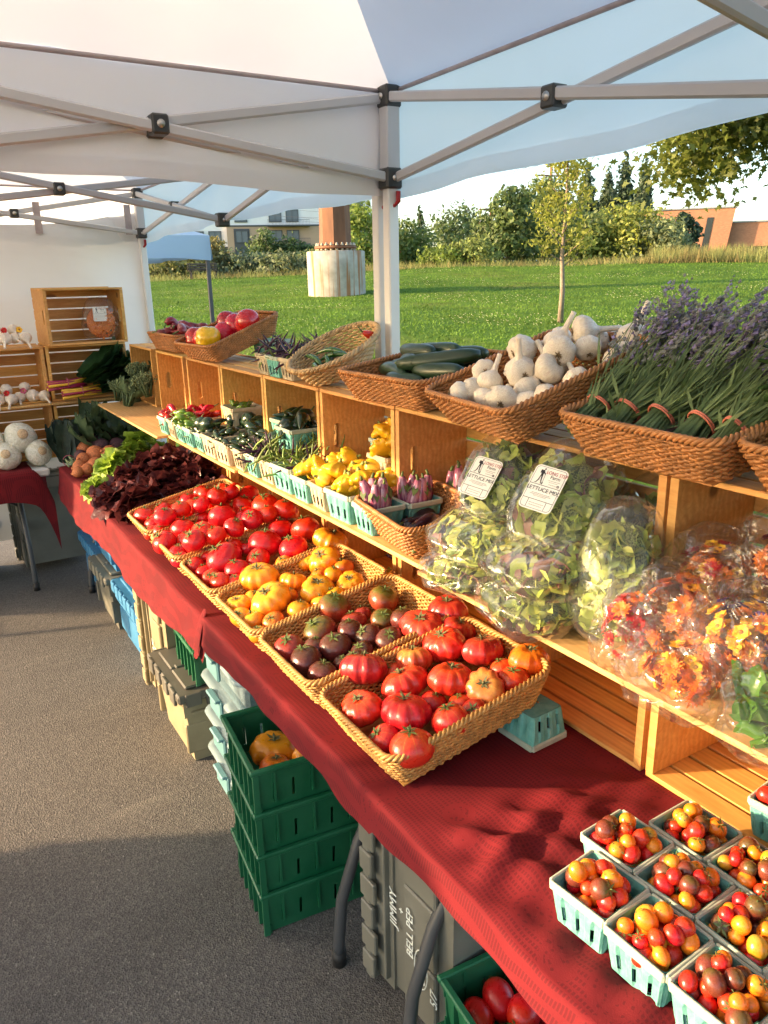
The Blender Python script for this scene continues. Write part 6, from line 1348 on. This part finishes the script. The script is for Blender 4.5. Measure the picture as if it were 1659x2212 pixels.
bs = bag_shell(.040, .102, .125, 77, .75, .03); bs.v = [(v[1]*(1.06-.10*(v[2]/.125)), v[0], v[2]+.126) for v in bs.v]; part('plastic_film', bs.mesh('plastic_film', FILM), ob)
sticker(ob, Matrix(((1,0,0,-.012),(0,0,-1,-.046),(0,1,0,.155),(0,0,0,1))), .078, .084, '', 1)
# edible flower bags
def flower_bag(label, p, dims, rot, seed, cols, n=16, fs=.021):
    a, b, c = [q*1.12 for q in dims]; t = thing('flower_bag', label, 'bag of flowers', p, rot, 'bags of edible flowers'); g = random.Random(seed)
    for k in range(int(n*2.6)):
        cl = g.choice(cols); q, d = in_bag(g, a*1.05, b*1.05, c*.95); s = fs*g.uniform(.75, 1.15)*(1.0 if cl in ('orange','red') else .75)
        f = part('flower', FM[cl], t, q, (d+Vector((-.3, 0, .3))).to_track_quat('Z', 'X').to_euler(), s); part('centre', CEN, f)
    part('plastic_film', bag_shell(a*1.10, b*1.08, c*1.10, seed, .5, .085, 60, 44).mesh('plastic_film', FILMF), t); return t
for lb, p, dm, ro, cols, n in (
    ('small bag of red and orange nasturtiums at the shelf edge', (.995,.815,ZP+.075), (.04,.045,.07), (0,.5,.3), ['red','red','orange'], 12),
    ('bag of orange calendulas lying at the shelf edge', (.985,.685,ZP+.062), (.043,.075,.085), (0,1.25,.1), ['orange','orange','orange','yellow'], 24),
    ('bag of orange and yellow flowers behind the calendulas', (1.06,.775,ZP+.10), (.05,.07,.075), (0,.6,.2), ['orange','orange','yellow'], 22),
    ('bag of purple and yellow pansies in the middle of the flower bags', (1.06,.645,ZP+.11), (.05,.065,.075), (0,.7,0), ['purple','yellow','orange','yellow','yellow'], 22),
    ('bag of yellow and violet flowers against the crate', (1.15,.775,ZP+.145), (.05,.075,.075), (0,.4,-.2), ['orange','yellow','orange','yellow','red'], 20),
    ('crinkled bag of yellow flowers at the upper right by the crate', (1.20,.655,ZP+.19), (.055,.08,.085), (0,.3,.1), ['yellow','orange','orange','yellow','maroon'], 20),
    ('crinkled flower bag at the right edge of the shelf', (1.12,.54,ZP+.17), (.05,.07,.08), (0,.5,.2), ['yellow','orange','orange'], 18)): flower_bag(lb, p, dm, ro, int(p[1]*1000), cols, n)
BAS = leafy('basil_leaf', (.04, .13, .012), (.10, .24, .03), .35, .3, 10); BASD = leafy('mint_leaf', (.03, .075, .02), (.06, .12, .035), .3, .45, 16)
def basil_bag(label, p, dims, rot, seed):
    a, b, c = dims; t = thing('basil_bag', label, 'bag of basil', p, rot, 'bags of basil'); g = random.Random(seed); m = MB()
    for k in range(34):
        q, d = in_bag(g, a*.75, b*.8, c*.8); M = Matrix.Translation(q) @ (d+Vector((g.gauss(0,.4), g.gauss(0,.4), g.gauss(0,.4)))).to_track_quat('Z', 'X').to_matrix().to_4x4() @ Matrix.Rotation(g.uniform(0, 6.28), 4, 'Z') @ Matrix.Translation((-.035, 0, 0)); leafgrid(m, g.uniform(.05, .085), g.uniform(.035, .055), M, .05, 3, .5, .5, k, 7, 6, .88)
    part('leaves', m.mesh('leaves', BAS), t); part('plastic_film', bag_shell(a*1.1, b*1.08, c*1.05, seed, .3, .06, 40, 28).mesh('plastic_film', FILMF), t)
basil_bag('bag of basil lying over the shelf edge, lowest at the right', (.975,.53,ZP+.066), (.048,.065,.09), (0,1.2,.35), 501); basil_bag('bag of basil above the lowest one', (1.045,.50,ZP+.10), (.045,.06,.08), (0,.9,0), 502); basil_bag('bag of basil highest at the right edge', (1.06,.43,ZP+.15), (.05,.06,.08), (0,.6,0), 503)

# ---- lavender bunches and basil sprigs
LAVS = mat('lavender_stem', (.10, .16, .05), .6, .35, 20, trans=.2, c2=(.17, .24, .09)); LAVF = mat('lavender_flower', (.16, .13, .22), .8, .5, 60, c2=(.34, .28, .50), rv=.15); LAVG = mat('lavender_calyx', (.17, .18, .15), .8, .4, 50, c2=(.28, .28, .26)); BAND = mat('twist_tie', (.55, .16, .10), .5)
def lavender(label, base_, tie, tip, n, seed, spread):
    t = thing('lavender_bunch', label, 'lavender', base_, (0,0,0), 'lavender bunches'); g = random.Random(seed); B = Vector(base_); ti = Vector(tie)-B; tp = Vector(tip)-B; st = MB(); fl = MB(); fg = MB(); ax = (tp-ti).normalized(); sd = ax.cross(Vector((0,0,1))).normalized(); u2 = sd.cross(ax)
    for k in range(n):
        a = g.uniform(0, 6.28); q = math.sqrt(g.random()); b0 = (sd*cos(a)+u2*sin(a))*q*.032; t0 = ti+(sd*cos(a)+u2*sin(a))*q*.022; f = g.uniform(.62, 1.12)+.3*(g.random() < .06); e = ti+(tp-ti)*f+(sd*cos(a)*spread*1.3+u2*sin(a)*spread*.7)*q*f+Vector((g.gauss(0,.014), g.gauss(0,.014), g.gauss(0,.012)))
        mid = (t0+e)/2+Vector((g.gauss(0,.012), g.gauss(0,.012), -.008)); st.tube([b0, t0, mid, e], [.0017,.0015,.0012,.0009], 3, False)
        if k % 3: # long narrow leaves
            for _ in range(2):
                r0 = t0.lerp(mid, g.uniform(-.5, .9)); dr = ((mid-t0).normalized()+Vector((g.gauss(0,.3), g.gauss(0,.3), g.gauss(0,.22)))).normalized()*g.uniform(.05, .10); wv = dr.cross(Vector((g.gauss(0,1), g.gauss(0,1), g.gauss(0,1)))).normalized()*.0034; st.add([r0-wv*.4, r0+wv*.4, r0+dr*.5+wv, r0+dr, r0+dr*.5-wv], [(0,1,2,3,4)])
        d = (e-mid).normalized(); d = (d+Vector((g.gauss(0,.25), g.gauss(0,.25), 0))).normalized(); hl = g.uniform(.035, .065)
        for j in range(9):
            c = e+d*hl*(j/8)+Vector((g.gauss(0,.0045), g.gauss(0,.0045), g.gauss(0,.003))); s = .0062*(1-.4*j/8)*g.uniform(.7, 1.3); mm = fl if g.random() < .34 else fg
            mm.add([c+Vector((s,0,0)), c+Vector((0,s,0)), c-Vector((s,0,0)), c-Vector((0,s,0)), c+d*s*1.6, c-d*s], [(0,1,4),(1,2,4),(2,3,4),(3,0,4),(1,0,5),(2,1,5),(3,2,5),(0,3,5)])
    part('stems', st.mesh('stems', LAVS), t); part('flower_spikes', fl.mesh('flower_spikes', LAVF), t); part('calyxes', fg.mesh('calyxes', LAVG), t)
    part('tie', MB().tube([ti+(sd*cos(a*.32)+u2*sin(a*.32))*.0275 for a in range(21)], .0022, 5).tube([ti+ax*.004+(sd*cos(a*.32)+u2*sin(a*.32))*.0275 for a in range(21)], .002, 5).mesh('tie', BAND), t)
for k, (bx, by, tx, ty, ex, ey, ez, sp) in enumerate(((1.12,1.12,1.175,1.115,1.34,1.12,.20,.07),(1.12,1.04,1.175,1.04,1.35,1.03,.205,.075),(1.12,.96,1.175,.96,1.35,.93,.215,.08),(1.12,.87,1.17,.87,1.34,.83,.205,.08),(1.20,1.07,1.26,1.07,1.40,1.08,.23,.07),(1.20,.92,1.26,.91,1.41,.88,.235,.085),(1.12,.80,1.16,.795,1.32,.74,.19,.06))):
    lavender(('first','second','third','fourth','rear left','rear right','rightmost')[k]+' lavender bunch in the basket'+(', counting from the garlic' if k < 4 else ''), (bx, by-.03, ztop+.045), (tx, ty-.03, ztop+.085), (ex, ey-.03, ztop+ez), 95, 600+k, sp)
def sprig(label, p, h, seed, lean):
    t = thing('basil_sprig', label, 'basil', p, (0,0,0), 'basil sprigs'); g = random.Random(seed); m = MB(); st = MB()
    for q in range(5):
        a = q*1.256; e = Vector((cos(a)*.05+lean[0], sin(a)*.05+lean[1], h*g.uniform(.8, 1.05))); st.tube([(cos(a)*.012, sin(a)*.012, 0), e*.5, e], [.003,.0025,.0015], 5)
        for j in range(6):
            f = .3+.7*j/5; c = e*f; 
            for s in range(3): M = Matrix.Translation(c) @ Matrix.Rotation(s*2.1+j*1.5+q, 4, 'Z') @ Matrix.Rotation(-g.uniform(-.1, .7), 4, 'Y'); leafgrid(m, .075*(1.15-.5*f)*g.uniform(.8, 1.2), .05*(1.15-.5*f), M, .06, 4, -.3, .25, j+q*7, 6, 4, .9)
    part('leaves', m.mesh('leaves', BASD), t); part('stems', st.mesh('stems', STEM), t)
for k, (x, y, h, ln) in enumerate(((1.17,.60,.24,(.10,.03)),(1.20,.50,.26,(.10,0)),(1.17,.42,.24,(.1,-.02)),(1.28,.56,.30,(.08,.02)),(1.20,.66,.20,(.06,.03)))): sprig('basil sprig bunch at the right edge, '+ORD(k)+' from the lavender', (x, y, ztop+.05), h, 700+k, ln)
